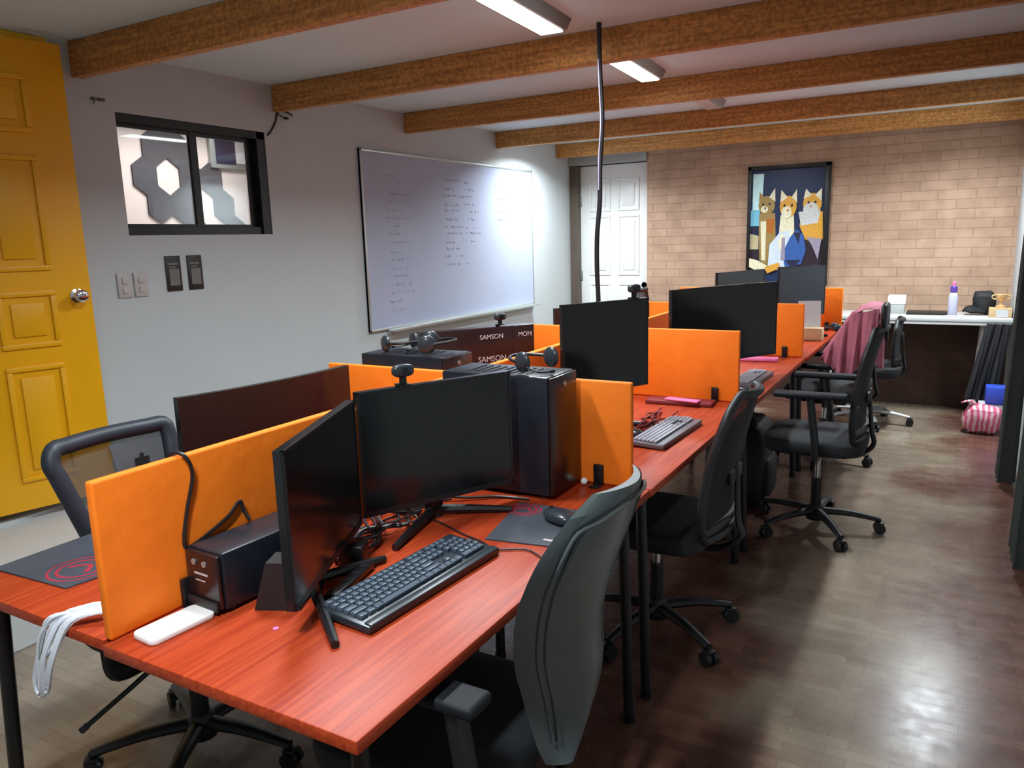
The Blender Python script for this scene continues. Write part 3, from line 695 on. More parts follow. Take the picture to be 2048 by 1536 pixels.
# L/R of the left row as their users see them (facing -x)
monitor((-1.70, 1.905), (-1.765, 1.30), 0.80, 1.10, 'wide curved black monitor on the front left desk, its back toward the camera', curve=0.03, bulge=False)
mD, rD = monitor((-1.245, 2.565), (-1.052, 2.955), 0.895, 1.249, 'black monitor with a red-orange reflection, on the second right desk')
monitor((-1.165, 3.56), (-0.81, 4.25), 0.850, 1.236, 'widest black monitor, on the third right desk', curve=0.02, kind='plate')
monitor((-1.315, 5.02), (-1.13, 5.56), 0.93, 1.245, 'black monitor half hidden behind the widest monitor, on the last right desk')
monitor((-1.050, 5.66), (-0.79, 6.01), 0.895, 1.252, 'matt grey monitor below the framed picture', front='greymatt')
monitor((-1.55, 4.35), (-1.93, 3.86), 0.80, 1.108, 'thin black monitor on the third left desk, only its top edge visible')

def webcam(x, y, z, rz, lab, s=1.0):
    t = thing('webcam', lab, 'webcam', (x, y, z), rz, 'small black webcams on the monitors')
    MB().sell((0, 0, 0.040*s), (0.060*s, 0.028*s, 0.034*s), 0.7, 0.6).build('webcam_body', 'mouse', t)
    MB().cyl((0, -0.011*s, 0.040*s), (0, -0.018*s, 0.040*s), 0.009*s).build('lens', 'screen', t)
    MB().box((0, 0.002, 0.013*s), (0.016*s, 0.016, 0.022*s), bev=0.003).box((0, 0.004, 0.003), (0.034*s, 0.034, 0.005), bev=0.002).box((0, 0.024, -0.018), (0.022, 0.005, 0.045), bev=0.002).build('clip', 'black', t)
    return t
webcam(-1.212, 1.552, 1.1285, rB, 'small black webcam on the front desk monitor, before the orange divider')
webcam(-1.765, 2.99, 1.112, math.radians(57), 'small black webcam standing on the dark lettered carton')
webcam(-1.085, 2.888, 1.2495, rD, 'small black webcam on top of the monitor with the red-orange reflection', 1.0)

# ================================================================ computer towers, boxes
def tower(x0, x1, y0, y1, z1, lab, front='x'):
    t = thing('computer_tower', lab, 'computer', ((x0+x1)/2, (y0+y1)/2, ZD), 0, 'black desktop towers')
    a, b, h = (x1-x0)/2, (y1-y0)/2, z1-ZD
    MB().mm((-a, -b, 0.012), (a, b, h), 0.004).build('case', 'case', t)
    if front == 'x':
        MB().mm((a+0.0005, -b+0.001, 0.014), (a+0.012, b-0.001, h-0.002), 0.004).build('front_panel', 'caseside', t)
        MB().cyl((a+0.012, 0, h-0.03), (a+0.016, 0, h-0.03), 0.008).build('power_button', 'grey', t)
    else:
        MB().mm((-a+0.001, -b-0.012, 0.014), (a-0.001, -b-0.0005, h-0.002), 0.004).build('front_panel', 'caseside', t)
    v = MB()
    for i in range(9): v.mm((-a*0.6+i*a*0.14, -b*0.6, h+0.0003), (-a*0.6+i*a*0.14+0.006, b*0.6, h+0.002))
    v.build('top_vent', 'black', t, smooth=False)
    for sx in (-1, 1):
        for sy in (-1, 1): MB().cyl((sx*a*0.8, sy*b*0.7, 0), (sx*a*0.8, sy*b*0.7, 0.0125), 0.012).build('rubber_foot', 'black', t)
    return t
tower(-1.335, -0.974, 1.902, 2.075, 1.104, 'black computer tower with a headset on top, on the front desk')
tower(-1.875, -1.515, 2.16, 2.34, 1.096, 'black computer tower of the left row, with two headphones on top')

def carton(p0, p1, z1, th, lab):
    p0, p1 = Vector(p0+(0,)), Vector(p1+(0,)); d = p1-p0; L_ = d.length
    t = thing('carton', lab, 'box', (p0.x, p0.y, ZD), math.atan2(d.y, d.x))
    MB().mm((0, 0, 0), (L_, th, z1-ZD), 0.004).build('carton_body', 'caseside', t)
    MB().mm((L_*0.79, -0.0008, 0.0), (L_*0.79+0.003, 0.0005, z1-ZD)).build('carton_seam', 'bezel', t)
    return t, L_
ct, cl_ = carton((-1.960, 2.66), (-1.66, 3.12), 1.108, 0.08, 'dark carton with pale lettering behind the spine partition')
def text(body, size, parent, loc, rot, m, name='lettering'):
    cv = bpy.data.curves.new(name, 'FONT'); cv.body = body; cv.size = size; cv.extrude = 0.0006; cv.align_x = 'CENTER'; cv.align_y = 'CENTER'
    o = bpy.data.objects.new(name, cv); dg = bpy.context.evaluated_depsgraph_get(); C.objects.link(o)
    dg.update(); me = bpy.data.meshes.new_from_object(o.evaluated_get(dg)); C.objects.unlink(o); bpy.data.objects.remove(o)
    me.materials.clear(); me.materials.append(M[m]); o = bpy.data.objects.new(name, me); C.objects.link(o)
    o.parent = parent; o.location = loc; o.rotation_euler = rot; return o
text('SAMSON', 0.036, ct, (cl_*0.60, -0.0012, z_ := 0.225), (PI/2, 0, 0), 'lettering')
text('SAMSON', 0.030, ct, (cl_*0.60, -0.0012, 0.325), (PI/2, 0, 0), 'lettering')
text('MON', 0.030, ct, (cl_*0.91, -0.0012, 0.325), (PI/2, 0, 0), 'lettering')

def headset(x, y, z, rz, lab, s=1.0, m='mouse'):
    """lying on its side: band arc in a tilted plane, two cups"""
    t = thing('headset', lab, 'headset', (x, y, z), rz, 'headsets on the computer towers')
    band = []
    for i in range(13):
        a = PI*i/12; band.append((0.085*math.cos(a)*s, 0.10*math.sin(a)*s, 0.042*s+0.006*math.sin(a)))
    MB().tube(band, 0.0065*s, seg=8, sub=3).build('headband', 'black', t)
    for sx in (-1, 1):
        cup = MB().sell((sx*0.078*s, -0.012*s, 0.042*s), (0.030*s, 0.074*s, 0.078*s), 1.0, 1.0); cup.build('ear_cup', m, t)
    MB().tube([(-0.085*s, -0.03*s, 0.03*s), (-0.07*s, -0.08*s, 0.012*s), (-0.02*s, -0.10*s, 0.010*s)], 0.003, seg=6).sell((-0.015*s, -0.10*s, 0.010*s), (0.02*s, 0.012*s, 0.012*s)).build('microphone', 'black', t)
    return t
headset(-1.06, 1.99, 1.107, math.radians(75), 'black headset on the tower of the front desk', 0.80)
headset(-1.745, 2.235, 1.100, math.radians(250), 'black headphones, left pair on the left-row tower', 0.78)
headset(-1.615, 2.245, 1.100, math.radians(-60), 'dark blue-grey headphones, right pair on the left-row tower', 0.88)

# desk battery unit
u = thing('battery_unit', 'black battery backup unit with round lights beside the white slab', 'power supply', (-1.312, 1.125, ZD), math.radians(-3))
MB().mm((-0.055, -0.135, 0.008), (0.055, 0.145, 0.134), 0.007).build('unit_case', 'case', u)
MB().mm((-0.053, -0.148, 0.012), (0.053, -0.1355, 0.130), 0.008).build('front_panel', 'caseside', u)
MB().mm((-0.049, -0.155, 0.008), (0.049, -0.1483, 0.030), 0.004).build('front_lip', 'wedge', u)
for xx in (-0.020, 0.014): MB().cyl((xx, -0.1485, 0.108), (xx, -0.1515, 0.108), 0.0065).build('button', 'grey', u)
MB().mm((-0.022, -0.1495, 0.082), (0.022, -0.1485, 0.086)).mm((-0.020, -0.1495, 0.068), (0.012, -0.1485, 0.070)).build('front_print', 'lettering', u, smooth=False)
for sx in (-1, 1):
    for sy in (-1, 1): MB().cyl((sx*0.04, sy*0.11, 0), (sx*0.04, sy*0.11, 0.009), 0.008).build('rubber_foot', 'black', u)

o = MB()
tb = bmesh.new(); bmesh.ops.create_cube(tb, size=1); bmesh.ops.scale(tb, vec=(0.075, 0.145, 0.012), verts=tb.verts)
bmesh.ops.bevel(tb, geom=[e for e in tb.edges if abs((e.verts[0].co-e.verts[1].co).z) > 0.005], offset=0.016, segments=6, profile=0.5, affect='EDGES')
bmesh.ops.bevel(tb, geom=[e for e in tb.edges if abs((e.verts[0].co-e.verts[1].co).z) < 0.001], offset=0.003, segments=2, profile=0.5, affect='EDGES')
o._add(tb)
wp = o.build('charging_slab', 'whitep'); wp.location = (-1.318, 0.903, ZD+0.0065); wp.rotation_euler = (0, 0, math.radians(-4))
tag(wp, 'flat white rounded gadget on the desk in front of the battery unit', 'gadget')

# wedge speaker behind monitor
ws = MB().prism([(-0.05, 0), (0.05, 0), (0.032, 0.105), (-0.018, 0.105)], 0.06, Matrix(((1, 0, 0, 0), (0, 0, -1, 0.03), (0, 1, 0, 0), (0, 0, 0, 1))))
wso = ws.build('wedge_stand', 'wedge', smooth=False); wso.location = (-1.195, 1.075, ZD+0.0005); wso.rotation_euler = (0, 0, math.radians(25))
tag(wso, 'dark grey wedge block between battery unit and nearest monitor', 'stand')

# ================================================================ keyboards, mice, pads
def keyboard(x, y, rz, L_, W2, lab, body, key, individual, rest=True):
    t = thing('keyboard', lab, 'keyboard', (x, y, ZD), rz, 'keyboards on the right desks')
    sl = math.radians(3)
    R_ = Matrix.Rotation(sl, 4, 'X')
    MB().box((0, 0, 0.013), (L_, W2, 0.018), rot=R_, bev=0.006).build('keyboard_body', body, t)
    if rest:
        MB().box((0, -W2/2+0.010, 0.016), (L_-0.01, 0.022, 0.012), rot=R_, bev=0.004).build('front_ridge', body, t)
    pitch = L_*0.955/23.0
    rows = 6; dy = (W2-0.045)/rows
    wid = [[1]*13+[0]+[1]*3+[0]+[1]*4, [1]*13+[2]+[1]*3+[0]+[1]*4, [1.5]+[1]*12+[1.5]+[1]*3+[0]+[1]*4, [1.75]+[1]*11+[2.25]+[0]*3+[0]+[1]*4, [2.25]+[1]*10+[2.75]+[0, 1, 0]+[0]+[1]*4, [1.25]*3+[6.25]+[1.25]*4+[1]*3+[0]+[2, 1, 1]]
    tops = {}
    n = 0; rest_mb = MB(); any_rest = False
    for r in range(rows):
        xx = 0.0; tot = 0
        segs = wid[r]
        cur = -L_*0.4775
        cnt = 0
        for wv in segs:
            if wv == 0: cur += pitch*(1.0 if r in (3, 4) and cnt > 10 else 0.5); cnt += 1; continue
            kw = wv*pitch*0.995 if wv < 6 else wv*pitch*0.995
            cx = cur+kw/2; cur += kw
            if cur > L_*0.4785: break
            yy = W2/2-0.015-dy*(r+0.5)
            zc = 0.024+math.sin(sl)*yy
            if individual and n < 98:
                key_ = (round(kw, 4))
                if key_ not in tops:
                    mb = MB(); tb = bmesh.new(); bmesh.ops.create_cube(tb, size=1); bmesh.ops.scale(tb, vec=(kw-0.0025, dy-0.0025, 0.0085), verts=tb.verts)
                    for v in tb.verts:
                        if v.co.z > 0: v.co.x *= 1-0.0045/(kw); v.co.y *= 0.80
                    bmesh.ops.bevel(tb, geom=tb.edges[:], offset=0.0012, segments=2, profile=0.5, affect='EDGES')
                    mb._add(tb); o = mb.build('key', key, t); tops[key_] = o
                else:
                    o = tops[key_].copy(); C.objects.link(o); o.parent = t
                o.location = (cx, yy, zc+0.0025); o.rotation_euler = (sl, 0, 0)
            else:
                rest_mb.box((cx, yy, zc+0.0025), (kw-0.003, dy-0.003, 0.008), rot=R_, bev=0.0012, seg=1); any_rest = True
            n += 1; cnt += 1
    if any_rest:
        o = rest_mb.build('keycaps' if not individual else 'keypad_keys', key, t); o['kind'] = 'stuff'
    else: rest_mb.bm.free()
    return t
keyboard(-1.000, 1.283, math.radians(86.5), 0.455, 0.155, 'large black keyboard on the front desk beside the monitor stand', 'kbbody', 'keycap', True)
keyboard(-0.905, 2.765, math.radians(88), 0.44, 0.135, 'pale grey keyboard on the second right desk behind the mesh chair', 'kbgreyb', 'kbgrey', False)
keyboard(-0.862, 4.0, math.radians(88), 0.42, 0.13, 'grey keyboard on the third right desk, mostly hidden by the wide divider', 'kbgreyb', 'kbgrey', False)

def mousepad(corners, lab, ring):
    c = sum((Vector(p+(0,)) for p in corners), Vector())/4
    t = thing('mousepad', lab, 'mousepad', (c.x, c.y, ZD+0.0005))
    P = [(Vector(p+(0,))-c) for p in corners]
    MB().prism([(p.x, p.y) for p in P], 0.003).build('pad', 'pad', t, smooth=False)
    cx, cy, r = ring
    mb = MB()
    for rr_ in (r, r*0.72):
        mb.tube([(cx-c.x+rr_*math.cos(2*PI*i/24), cy-c.y+rr_*math.sin(2*PI*i/24), 0.0032) for i in range(24)], 0.003 if rr_ == r else 0.004, seg=4, closed=True, sub=2, flat=0.15)
    mb.tube([(cx-c.x-r*0.5, cy-c.y-r*0.1, 0.0032), (cx-c.x, cy-c.y+r*0.35, 0.0032), (cx-c.x+r*0.45, cy-c.y-r*0.1, 0.0032)], 0.006, seg=4, flat=0.1)
    mb.build('pad_print', 'padred', t)
    return t
m1 = mousepad([(-0.99, 1.567), (-0.795, 1.60), (-0.80, 1.86), (-1.045, 1.85)], 'dark grey mousepad with a faint red ring under the black mouse', (-1.00, 1.80, 0.045))
MB().mm((0.055, -0.098, 0.0035), (0.085, -0.088, 0.0042)).build('pad_logo', 'lettering', m1, smooth=False)
mousepad([(-1.975, 0.89), (-1.70, 0.905), (-1.66, 1.19), (-1.975, 1.19)], 'dark mousepad with a red swirl ring on the front left desk', (-1.775, 0.985, 0.07))
def mouse(x, y, z, rz, lab, s=1.0):
    t = thing('computer_mouse', lab, 'mouse', (x, y, z), rz, 'mice on the right desks')
    MB().sell((0, 0, 0.016*s), (0.062*s, 0.108*s, 0.036*s), 0.8, 0.8).build('mouse_body', 'mouse', t)
    MB().cyl((-0.004, 0.032*s, 0.031*s), (0.004, 0.032*s, 0.031*s), 0.006*s).build('scroll_wheel', 'bezel', t)
    return t
mouse(-0.868, 1.752, ZD+0.0045, math.radians(68), 'large black mouse on the dark grey mousepad')
mouse(-1.02, 2.70, ZD+0.003, math.radians(60), 'black mouse beside the pale grey keyboard', 0.85)

# ================================================================ cables and small desk things
def cable(pts, r, lab, name='cable', m='cable', cat='cable', group=None):
    o = MB().tube(pts, r, seg=7, sub=6).build(name, m); return tag(o, lab, cat, group)
cable([(-1.41, 0.99, 1.03), (-1.405, 0.995, 1.068), (-1.37, 1.005, 1.066), (-1.372, 1.02, 1.02), (-1.374, 1.0, 0.95), (-1.374, 0.985, 0.89), (-1.373, 0.99, 0.868), (-1.373, 1.03, 0.875), (-1.373, 1.10, 0.90), (-1.372, 1.135, 0.925), (-1.366, 1.14, 0.90), (-1.355, 1.145, 0.88)], 0.0042,
      'black cable hanging over the spine partition into the battery unit')
# white looped cord over the gap between the front desks
wcb = MB(); rr = random.Random(5)
for i in range(9):
    q = lambda p, s_: Vector(p)+Vector((rr.uniform(-s_, s_), rr.uniform(-s_, s_)*0.6, rr.uniform(-s_, s_)*0.7))
    w_ = (i-4)*0.0045
    wcb.tube([q((-1.452, 0.895, 0.762+i*0.002), 0.006), q((-1.495+w_, 0.862+w_, 0.758+i*0.002), 0.004), q((-1.545+w_, 0.812+w_, 0.752+i*0.0012), 0.004), q((-1.585+w_, 0.786, 0.70-i*0.001), 0.006), q((-1.632+w_, 0.788, 0.60+rr.uniform(-0.03, 0.03)), 0.004),
              q((-1.612+w_, 0.786, 0.585+rr.uniform(-0.02, 0.02)), 0.004), q((-1.57+w_, 0.782, 0.67), 0.006), q((-1.525+w_, 0.806, 0.752), 0.004), q((-1.475+w_, 0.855, 0.757+i*0.001), 0.005)], 0.0034, seg=6, sub=5)
wcb.tube([(-1.475, 0.965, 0.748), (-1.468, 0.93, 0.785), (-1.455, 0.90, 0.775)], 0.004, seg=6)
o = wcb.build('cord_bundle', 'whitecable'); tag(o, 'bundle of looped white cord hanging over the front desk edge', 'cord')
# tangle behind the front monitors
tg = MB(); rr = random.Random(11)
for i in range(10):
    p = [(-1.33+rr.uniform(0, 0.05), 1.30+rr.uniform(0, 0.1), ZD+0.008)]
    for j in range(6): p.append((-1.30+rr.uniform(-0.04, 0.10), 1.30+j*0.085+rr.uniform(-0.03, 0.03), ZD+0.008+rr.uniform(0, 0.028)))
    tg.tube(p, rr.choice([0.003, 0.0035, 0.0045]), seg=6, sub=5)
o = tg.build('cable_tangle', 'cable'); tag(o, 'tangle of black cables on the desk behind the two front monitors', 'cable', kind='stuff')
ad = thing('power_adapter', 'small square dark power adapter among the cables by the nearest monitor', 'power adapter', (-1.195, 1.305, ZD), math.radians(20))
MB().mm((-0.03, -0.026, 0.004), (0.03, 0.026, 0.052), 0.004).build('adapter_case', 'bezel', ad)
MB().tube([(0.0, 0.026, 0.02), (0.01, 0.06, 0.01), (-0.03, 0.12, 0.006)], 0.003, seg=6).build('adapter_cord', 'cable', ad)
if 0: cable([(-1.075, 0.985, 0.90), (-1.085, 1.005, 0.83), (-1.10, 1.03, 0.775), (-1.125, 1.10, 0.752), (-1.17, 1.22, 0.748), (-1.23, 1.32, 0.748)], 0.0035, 'thin black cable curving under the nearest monitor', group=None)
cable([(-1.20, 1.62, 0.748), (-1.13, 1.60, 0.744), (-1.06, 1.57, 0.744), (-0.985, 1.545, 0.744), (-0.93, 1.52, 0.744), (-0.86, 1.55, 0.744), (-0.80, 1.52, 0.744)], 0.0022, 'thin dark cord running past the far end of the large black keyboard')
cable([(-1.03, 1.88, 0.744), (-1.12, 1.86, 0.746), (-1.20, 1.80, 0.75), (-1.26, 1.76, 0.76)], 0.004, 'short black lead between tower and monitor stand')
ps = thing('power_strip', 'flat black power strip lying behind the large keyboard', 'power strip', (-1.125, 1.212, ZD), math.radians(103))
MB().mm((-0.09, -0.016, 0.002), (0.09, 0.016, 0.020), 0.005).build('strip_body', 'bezel', ps)
for i in range(4): MB().cyl((-0.06+i*0.04, 0, 0.0195), (-0.06+i*0.04, 0, 0.0212), 0.010).build('socket', 'black', ps)
o = MB().cyl((-1.127, 0.99, ZD), (-1.127, 0.99, ZD+0.002), 0.006).build('screw_cap', 'pinkp'); tag(o, 'tiny pale screw cap set in the front desktop', 'screw cap')
o = MB().sell((-0.945, 2.083, ZD+0.011), (0.022, 0.022, 0.022), 1, 1).build('earbud_ball', 'whitep'); tag(o, 'tiny white ball beside the tower at the divider foot', 'ball')
# second right desk clutter
o = MB().box((-1.03, 3.33, ZD+0.010), (0.30, 0.10, 0.018), bev=0.005, rot=math.radians(4)).build('notebook', 'red'); tag(o, 'dull red notebook below the wide orange divider', 'notebook')
o = MB().box((-1.01, 3.30, ZD+0.0245), (0.16, 0.05, 0.009), bev=0.004, rot=math.radians(-8)).build('pencil_case', 'pinkp'); tag(o, 'slim pink case on the dull red notebook', 'case')
tg = MB(); rr = random.Random(4)
for i in range(6):
    p = [(-1.10+rr.uniform(0, 0.05), 2.62+rr.uniform(0, 0.1), ZD+0.006)]
    for j in range(5): p.append((-1.02+rr.uniform(-0.05, 0.05), 2.70+j*0.10+rr.uniform(-0.03, 0.03), ZD+0.006+rr.uniform(0, 0.02)))
    tg.tube(p, 0.0035, seg=6, sub=4)
o = tg.build('cable_tangle', 'red'); tag(o, 'dark reddish cables on the second right desk beside the pale keyboard', 'cable', kind='stuff')
# third right desk: pink strip, pad
o = MB().box((-0.975, 4.66, ZD+0.012), (0.24, 0.07, 0.022), bev=0.006, rot=math.radians(5)).build('pouch', 'pinkp'); tag(o, 'pink flat pouch at the foot of the third right divider', 'pouch')
mouse(-0.835, 3.70, ZD+0.0, math.radians(85), 'grey mouse on the third right desk edge', 0.8)
# last right desk: paper, small box
pp = MB().mm((-0.075, -0.001, 0), (0.075, 0.001, 0.19)); po = pp.build('paper_sheet', 'paper', smooth=False)
po.location = (-0.845, 5.72, ZD+0.085); po.rotation_euler = (math.radians(-14), 0, math.radians(14)); tag(po, 'white sheet of paper leaning below the matt grey monitor', 'paper')
o = MB().box((-0.835, 5.70, ZD+0.045), (0.17, 0.10, 0.085), bev=0.004).build('cardboard_box', 'card'); tag(o, 'small tan cardboard box on the last right desk under the paper', 'box')
# black headset on the end divider
headset(-0.735, 6.20, ZD+0.001, math.radians(110), 'black headset at the foot of the far end divider', 0.8)

# ================================================================ office chairs
def interp(tab, z):
    for a, b in zip(tab, tab[1:]):
        if a[0] <= z <= b[0]:
            t = (z-a[0])/(b[0]-a[0]); return [a[i]+(b[i]-a[i])*t for i in range(1, len(a))]
    return list(tab[0][1:]) if z < tab[0][0] else list(tab[-1][1:])
def chair_base(t, spin, basem='black', r=0.30):
    MB().lathe([(0.045, 0.055), (0.050, 0.075), (0.040, 0.115), (0.030, 0.13)], seg=20).build('base_hub', basem, t)
    for k in range(5):
        a = spin+2*PI*k/5; c, s = math.cos(a), math.sin(a)
        leg = MB().tube([(0.03*c, 0.03*s, 0.098), (0.16*c, 0.16*s, 0.094), (r*c, r*s, 0.070)], [0.027, 0.022, 0.015], seg=10, flat=0.75)
        lo = leg.build('base_leg', basem, t)
        cs = MB(); px, py = -s, c
        for sd in (-1, 1): cs.cyl((r*c+px*sd*0.008, r*s+py*sd*0.008, 0.027), (r*c+px*sd*0.024, r*s+py*sd*0.024, 0.027), 0.0265, seg=18)
        cs.cyl((r*c-px*0.01, r*s-py*0.01, 0.027), (r*c+px*0.01, r*s+py*0.01, 0.027), 0.008).cyl((r*c, r*s, 0.027), (r*c, r*s, 0.075), 0.007).box((r*c, r*s, 0.053), (0.038, 0.038, 0.012), bev=0.004, rot=a)
        cs.build('caster', 'black', lo)
def office_chair(lab, x, y, rz, spin, seat_z=0.47, back='mesh', prof=None, arms=None, lever=True, frame='black', mesh='meshdark', basem='black', headrest=False, group='office chairs around the desks', seat_w=0.48, label_patch=False):
    """forward is local +y. prof rows: (z, y, x_near(-), x_far(+)) of the backrest, arms: (z, half width, y0, y1)"""
    t = thing('office_chair', lab, 'chair', (x, y, 0), rz, group)
    chair_base(t, spin, basem)
    MB().cyl((0, 0, 0.10), (0, 0, 0.27), 0.026).build('column_sleeve', 'black', t)
    MB().cyl((0, 0, 0.26), (0, 0, seat_z-0.07), 0.014).build('gas_lift', 'chrome', t)
    mc = MB().box((0, -0.02, seat_z-0.06), (0.16, 0.24, 0.035), bev=0.01)
    mc.build('seat_mechanism', 'black', t)
    MB().sell((0, 0.01, seat_z), (seat_w, 0.47, 0.095), 0.45, 0.45, nu=32, nv=14).build('seat', 'seatcloth', t)
    if isinstance(lever, list):
        MB().tube(lever, 0.007, seg=8, smooth=False).cyl(lever[-1], Vector(lever[-1])+Vector((0.012, -0.01, -0.012)), 0.009).build('lever', 'black', t)
    elif lever:
        MB().tube([(0.07, 0.0, seat_z-0.065), (0.17, 0.01, seat_z-0.075), (0.27, 0.02, seat_z-0.09)], 0.006, seg=8).box((0.275, 0.02, seat_z-0.091), (0.05, 0.022, 0.008), bev=0.003).build('lever', 'black', t)
    z0, z1 = prof[0][0], prof[-1][0]; N_ = 26; Mx = 12
    def edge(v):
        z = z0+(z1-z0)*v; yy, xa, xb = interp(prof, z); return z, yy, xa, xb
    bow = 0.035
    def surf(u, v, off=0.0):
        z, yy, xa, xb = edge(v); xx = xa+(xb-xa)*u
        return Vector((xx, yy-bow*(1-(2*u-1)**2)+off, z))
    if back == 'leather':
        th = 0.052
        tb = bmesh.new(); F_, B_ = [], []
        for j in range(N_+1):
            v = j/N_; rf, rb = [], []
            for i in range(Mx*2+1):
                u = i/(Mx*2); e = min(1.0, 2.2*min(u, 1-u))**0.5*min(1.0, 4*min(v, 1-v)+0.12)**0.5
                rf.append(tb.verts.new(surf(u, v, th*0.5*e))); rb.append(tb.verts.new(surf(u, v, -th*0.5*e)))
            F_.append(rf); B_.append(rb)
        n2 = Mx*2
        for j in range(N_):
            for i in range(n2):
                tb.faces.new((F_[j][i], F_[j][i+1], F_[j+1][i+1], F_[j+1][i])); tb.faces.new((B_[j][i], B_[j+1][i], B_[j+1][i+1], B_[j][i+1]))
        for j in range(N_):
            tb.faces.new((F_[j][0], F_[j+1][0], B_[j+1][0], B_[j][0])); tb.faces.new((F_[j][n2], B_[j][n2], B_[j+1][n2], F_[j+1][n2]))
        for i in range(n2):
            tb.faces.new((F_[0][i], B_[0][i], B_[0][i+1], F_[0][i+1])); tb.faces.new((F_[N_][i], F_[N_][i+1], B_[N_][i+1], B_[N_][i]))
        bmesh.ops.remove_doubles(tb, verts=tb.verts, dist=1e-5)
        bo = MB()._add(tb).build('backrest', 'leather', t)
        for inset in (0.10, 0.145):
            pts = [surf(inset, 0.08+0.84*k/14, -th*0.5*min(1, 2.2*inset)**0.5-0.001) for k in range(15)]
            top = [surf(inset+(1-2*inset)*k/8, 0.92+0.03*math.sin(PI*k/8), -th*0.5*0.62-0.004) for k in range(1, 8)]
            pr = [surf(1-inset, 0.92-0.84*k/14, -th*0.5*min(1, 2.2*inset)**0.5-0.001) for k in range(15)]
            MB().tube(pts+top+pr, 0.0034, seg=6, sub=3).build('piping', 'leather', bo)
    else:
        # perimeter frame and mesh panel
        per = [surf(0, k/12) for k in range(13)]+[surf(k/8, 1) for k in range(1, 9)]+[surf(1, 1-k/12) for k in range(1, 13)]+[surf(1-k/8, 0) for k in range(1, 8)]
        fr_ = MB().tube(per, 0.0155 if not label_patch else 0.024, seg=10, sub=3, closed=True)
        for vv in (0.0, 0.07): fr_.tube([surf(k/8, vv) for k in range(9)], 0.018, seg=8, sub=2)
        fr_.build('back_frame', frame, t)
        MB().grid(lambda u, v: surf(0.02+0.96*u, 0.03+0.95*v, -0.002), 12, 14).build('back_mesh', mesh, t)
        if label_patch:
            MB().grid(lambda u, v: surf(0.07+0.42*u, 0.56+0.36*v, 0.004), 6, 4, thick=0.002).build('mesh_label', 'labelgrey', t)
            MB().grid(lambda u, v: surf(0.20+0.12*u, 0.74+0.05*v, 0.0085), 4, 2, thick=0.001).grid(lambda u, v: surf(0.24+0.03*u, 0.70+0.12*v, 0.0085), 2, 3, thick=0.001).build('label_print', 'black', t)
        MB().box((0, interp(prof, z0+0.19)[0]-bow-0.008, z0+0.19), (0.16, 0.014, 0.05), bev=0.006).build('lumbar_bar', 'black', t)
    # spine
    yb = interp(prof, z0+0.10)[0]-bow-(0.03 if back != 'leather' else -0.012)
    MB().tube([(0, -0.12, seat_z-0.06), (0, yb*0.75, seat_z-0.07), (0, yb-0.012, seat_z-0.01), (0, yb, z0+0.03), (0, interp(prof, z0+0.22)[0]-bow+(0.012 if back == 'leather' else -0.008), z0+(0.06 if back == 'leather' else 0.22))], [0.022, 0.022, 0.020, 0.018, 0.014] if back != 'leather' else [0.02, 0.018, 0.014, 0.012, 0.010], seg=10, flat=0.6).build('back_spine', 'black', t)
    if headrest:
        MB().sell((0, prof[-1][1]-0.025, z1+0.055), (0.24, 0.032, 0.12), 0.5, 0.5).build('headrest', frame, t)
        MB().box((0, prof[-1][1]-0.035, z1-0.01), (0.04, 0.015, 0.10), bev=0.004).build('headrest_post', 'black', t)
    if arms:
        az, hw_, y0, y1 = arms
        for sx in (-1, 1):
            MB().box((sx*hw_, (y0+y1)/2, az), (0.075, abs(y1-y0), 0.026), bev=0.010, seg=3).build('arm_pad', 'armpad', t)
            MB().tube([(sx*0.12, (y0+y1)/2-0.03, seat_z-0.05), (sx*(hw_-0.02), (y0+y1)/2-0.03, seat_z-0.045), (sx*hw_, (y0+y1)/2-0.03, seat_z+0.03), (sx*hw_, (y0+y1)/2, az-0.014)], [0.014, 0.016, 0.018, 0.018], seg=8, flat=1.5).build('arm_support', 'black', t)
    return t
def wprof(tab, X0, Y0):
    """rows (z, world X, Y near, Y far) for a chair facing -x placed at X0,Y0 -> local (z, y, xa, xb)"""
    return [(z, -(X-X0), a-Y0, b-Y0) for z, X, a, b in tab]
# nearest: grey-green leather
X0, Y0 = -0.90, 1.25
tab = [(0.465, -0.635, 1.20, 1.27), (0.50, -0.642, 1.185, 1.38), (0.54, -0.648, 1.175, 1.46), (0.60, -0.650, 1.155, 1.50), (0.66, -0.646, 1.128, 1.485), (0.72, -0.636, 1.093, 1.468), (0.78, -0.620, 1.06, 1.468),
       (0.84, -0.602, 1.032, 1.478), (0.90, -0.580, 1.010, 1.479), (0.96, -0.555, 1.012, 1.472), (1.00, -0.538, 1.035, 1.450), (1.035, -0.520, 1.075, 1.41), (1.06, -0.508, 1.15, 1.345)]
office_chair('grey-green leather office chair nearest the camera, tucked under the front desk', X0, Y0, PI/2, 0.5, seat_z=0.45, back='leather', prof=wprof(tab, X0, Y0), arms=(0.685, 0.225, -0.235, -0.115), lever=False)
# second: black mesh
X0, Y0 = -0.90, 2.64
tab = [(0.47, -0.665, 2.44, 2.80), (0.50, -0.668, 2.415, 2.84), (0.56, -0.668, 2.40, 2.86), (0.65, -0.660, 2.40, 2.86), (0.78, -0.635, 2.405, 2.85), (0.88, -0.605, 2.42, 2.83), (0.94, -0.585, 2.45, 2.80), (0.965, -0.575, 2.52, 2.73)]
office_chair('black mesh office chair pushed under the second right desk', X0, Y0, PI/2, 0.35, seat_z=0.44, prof=wprof(tab, X0, Y0), frame='wedge')
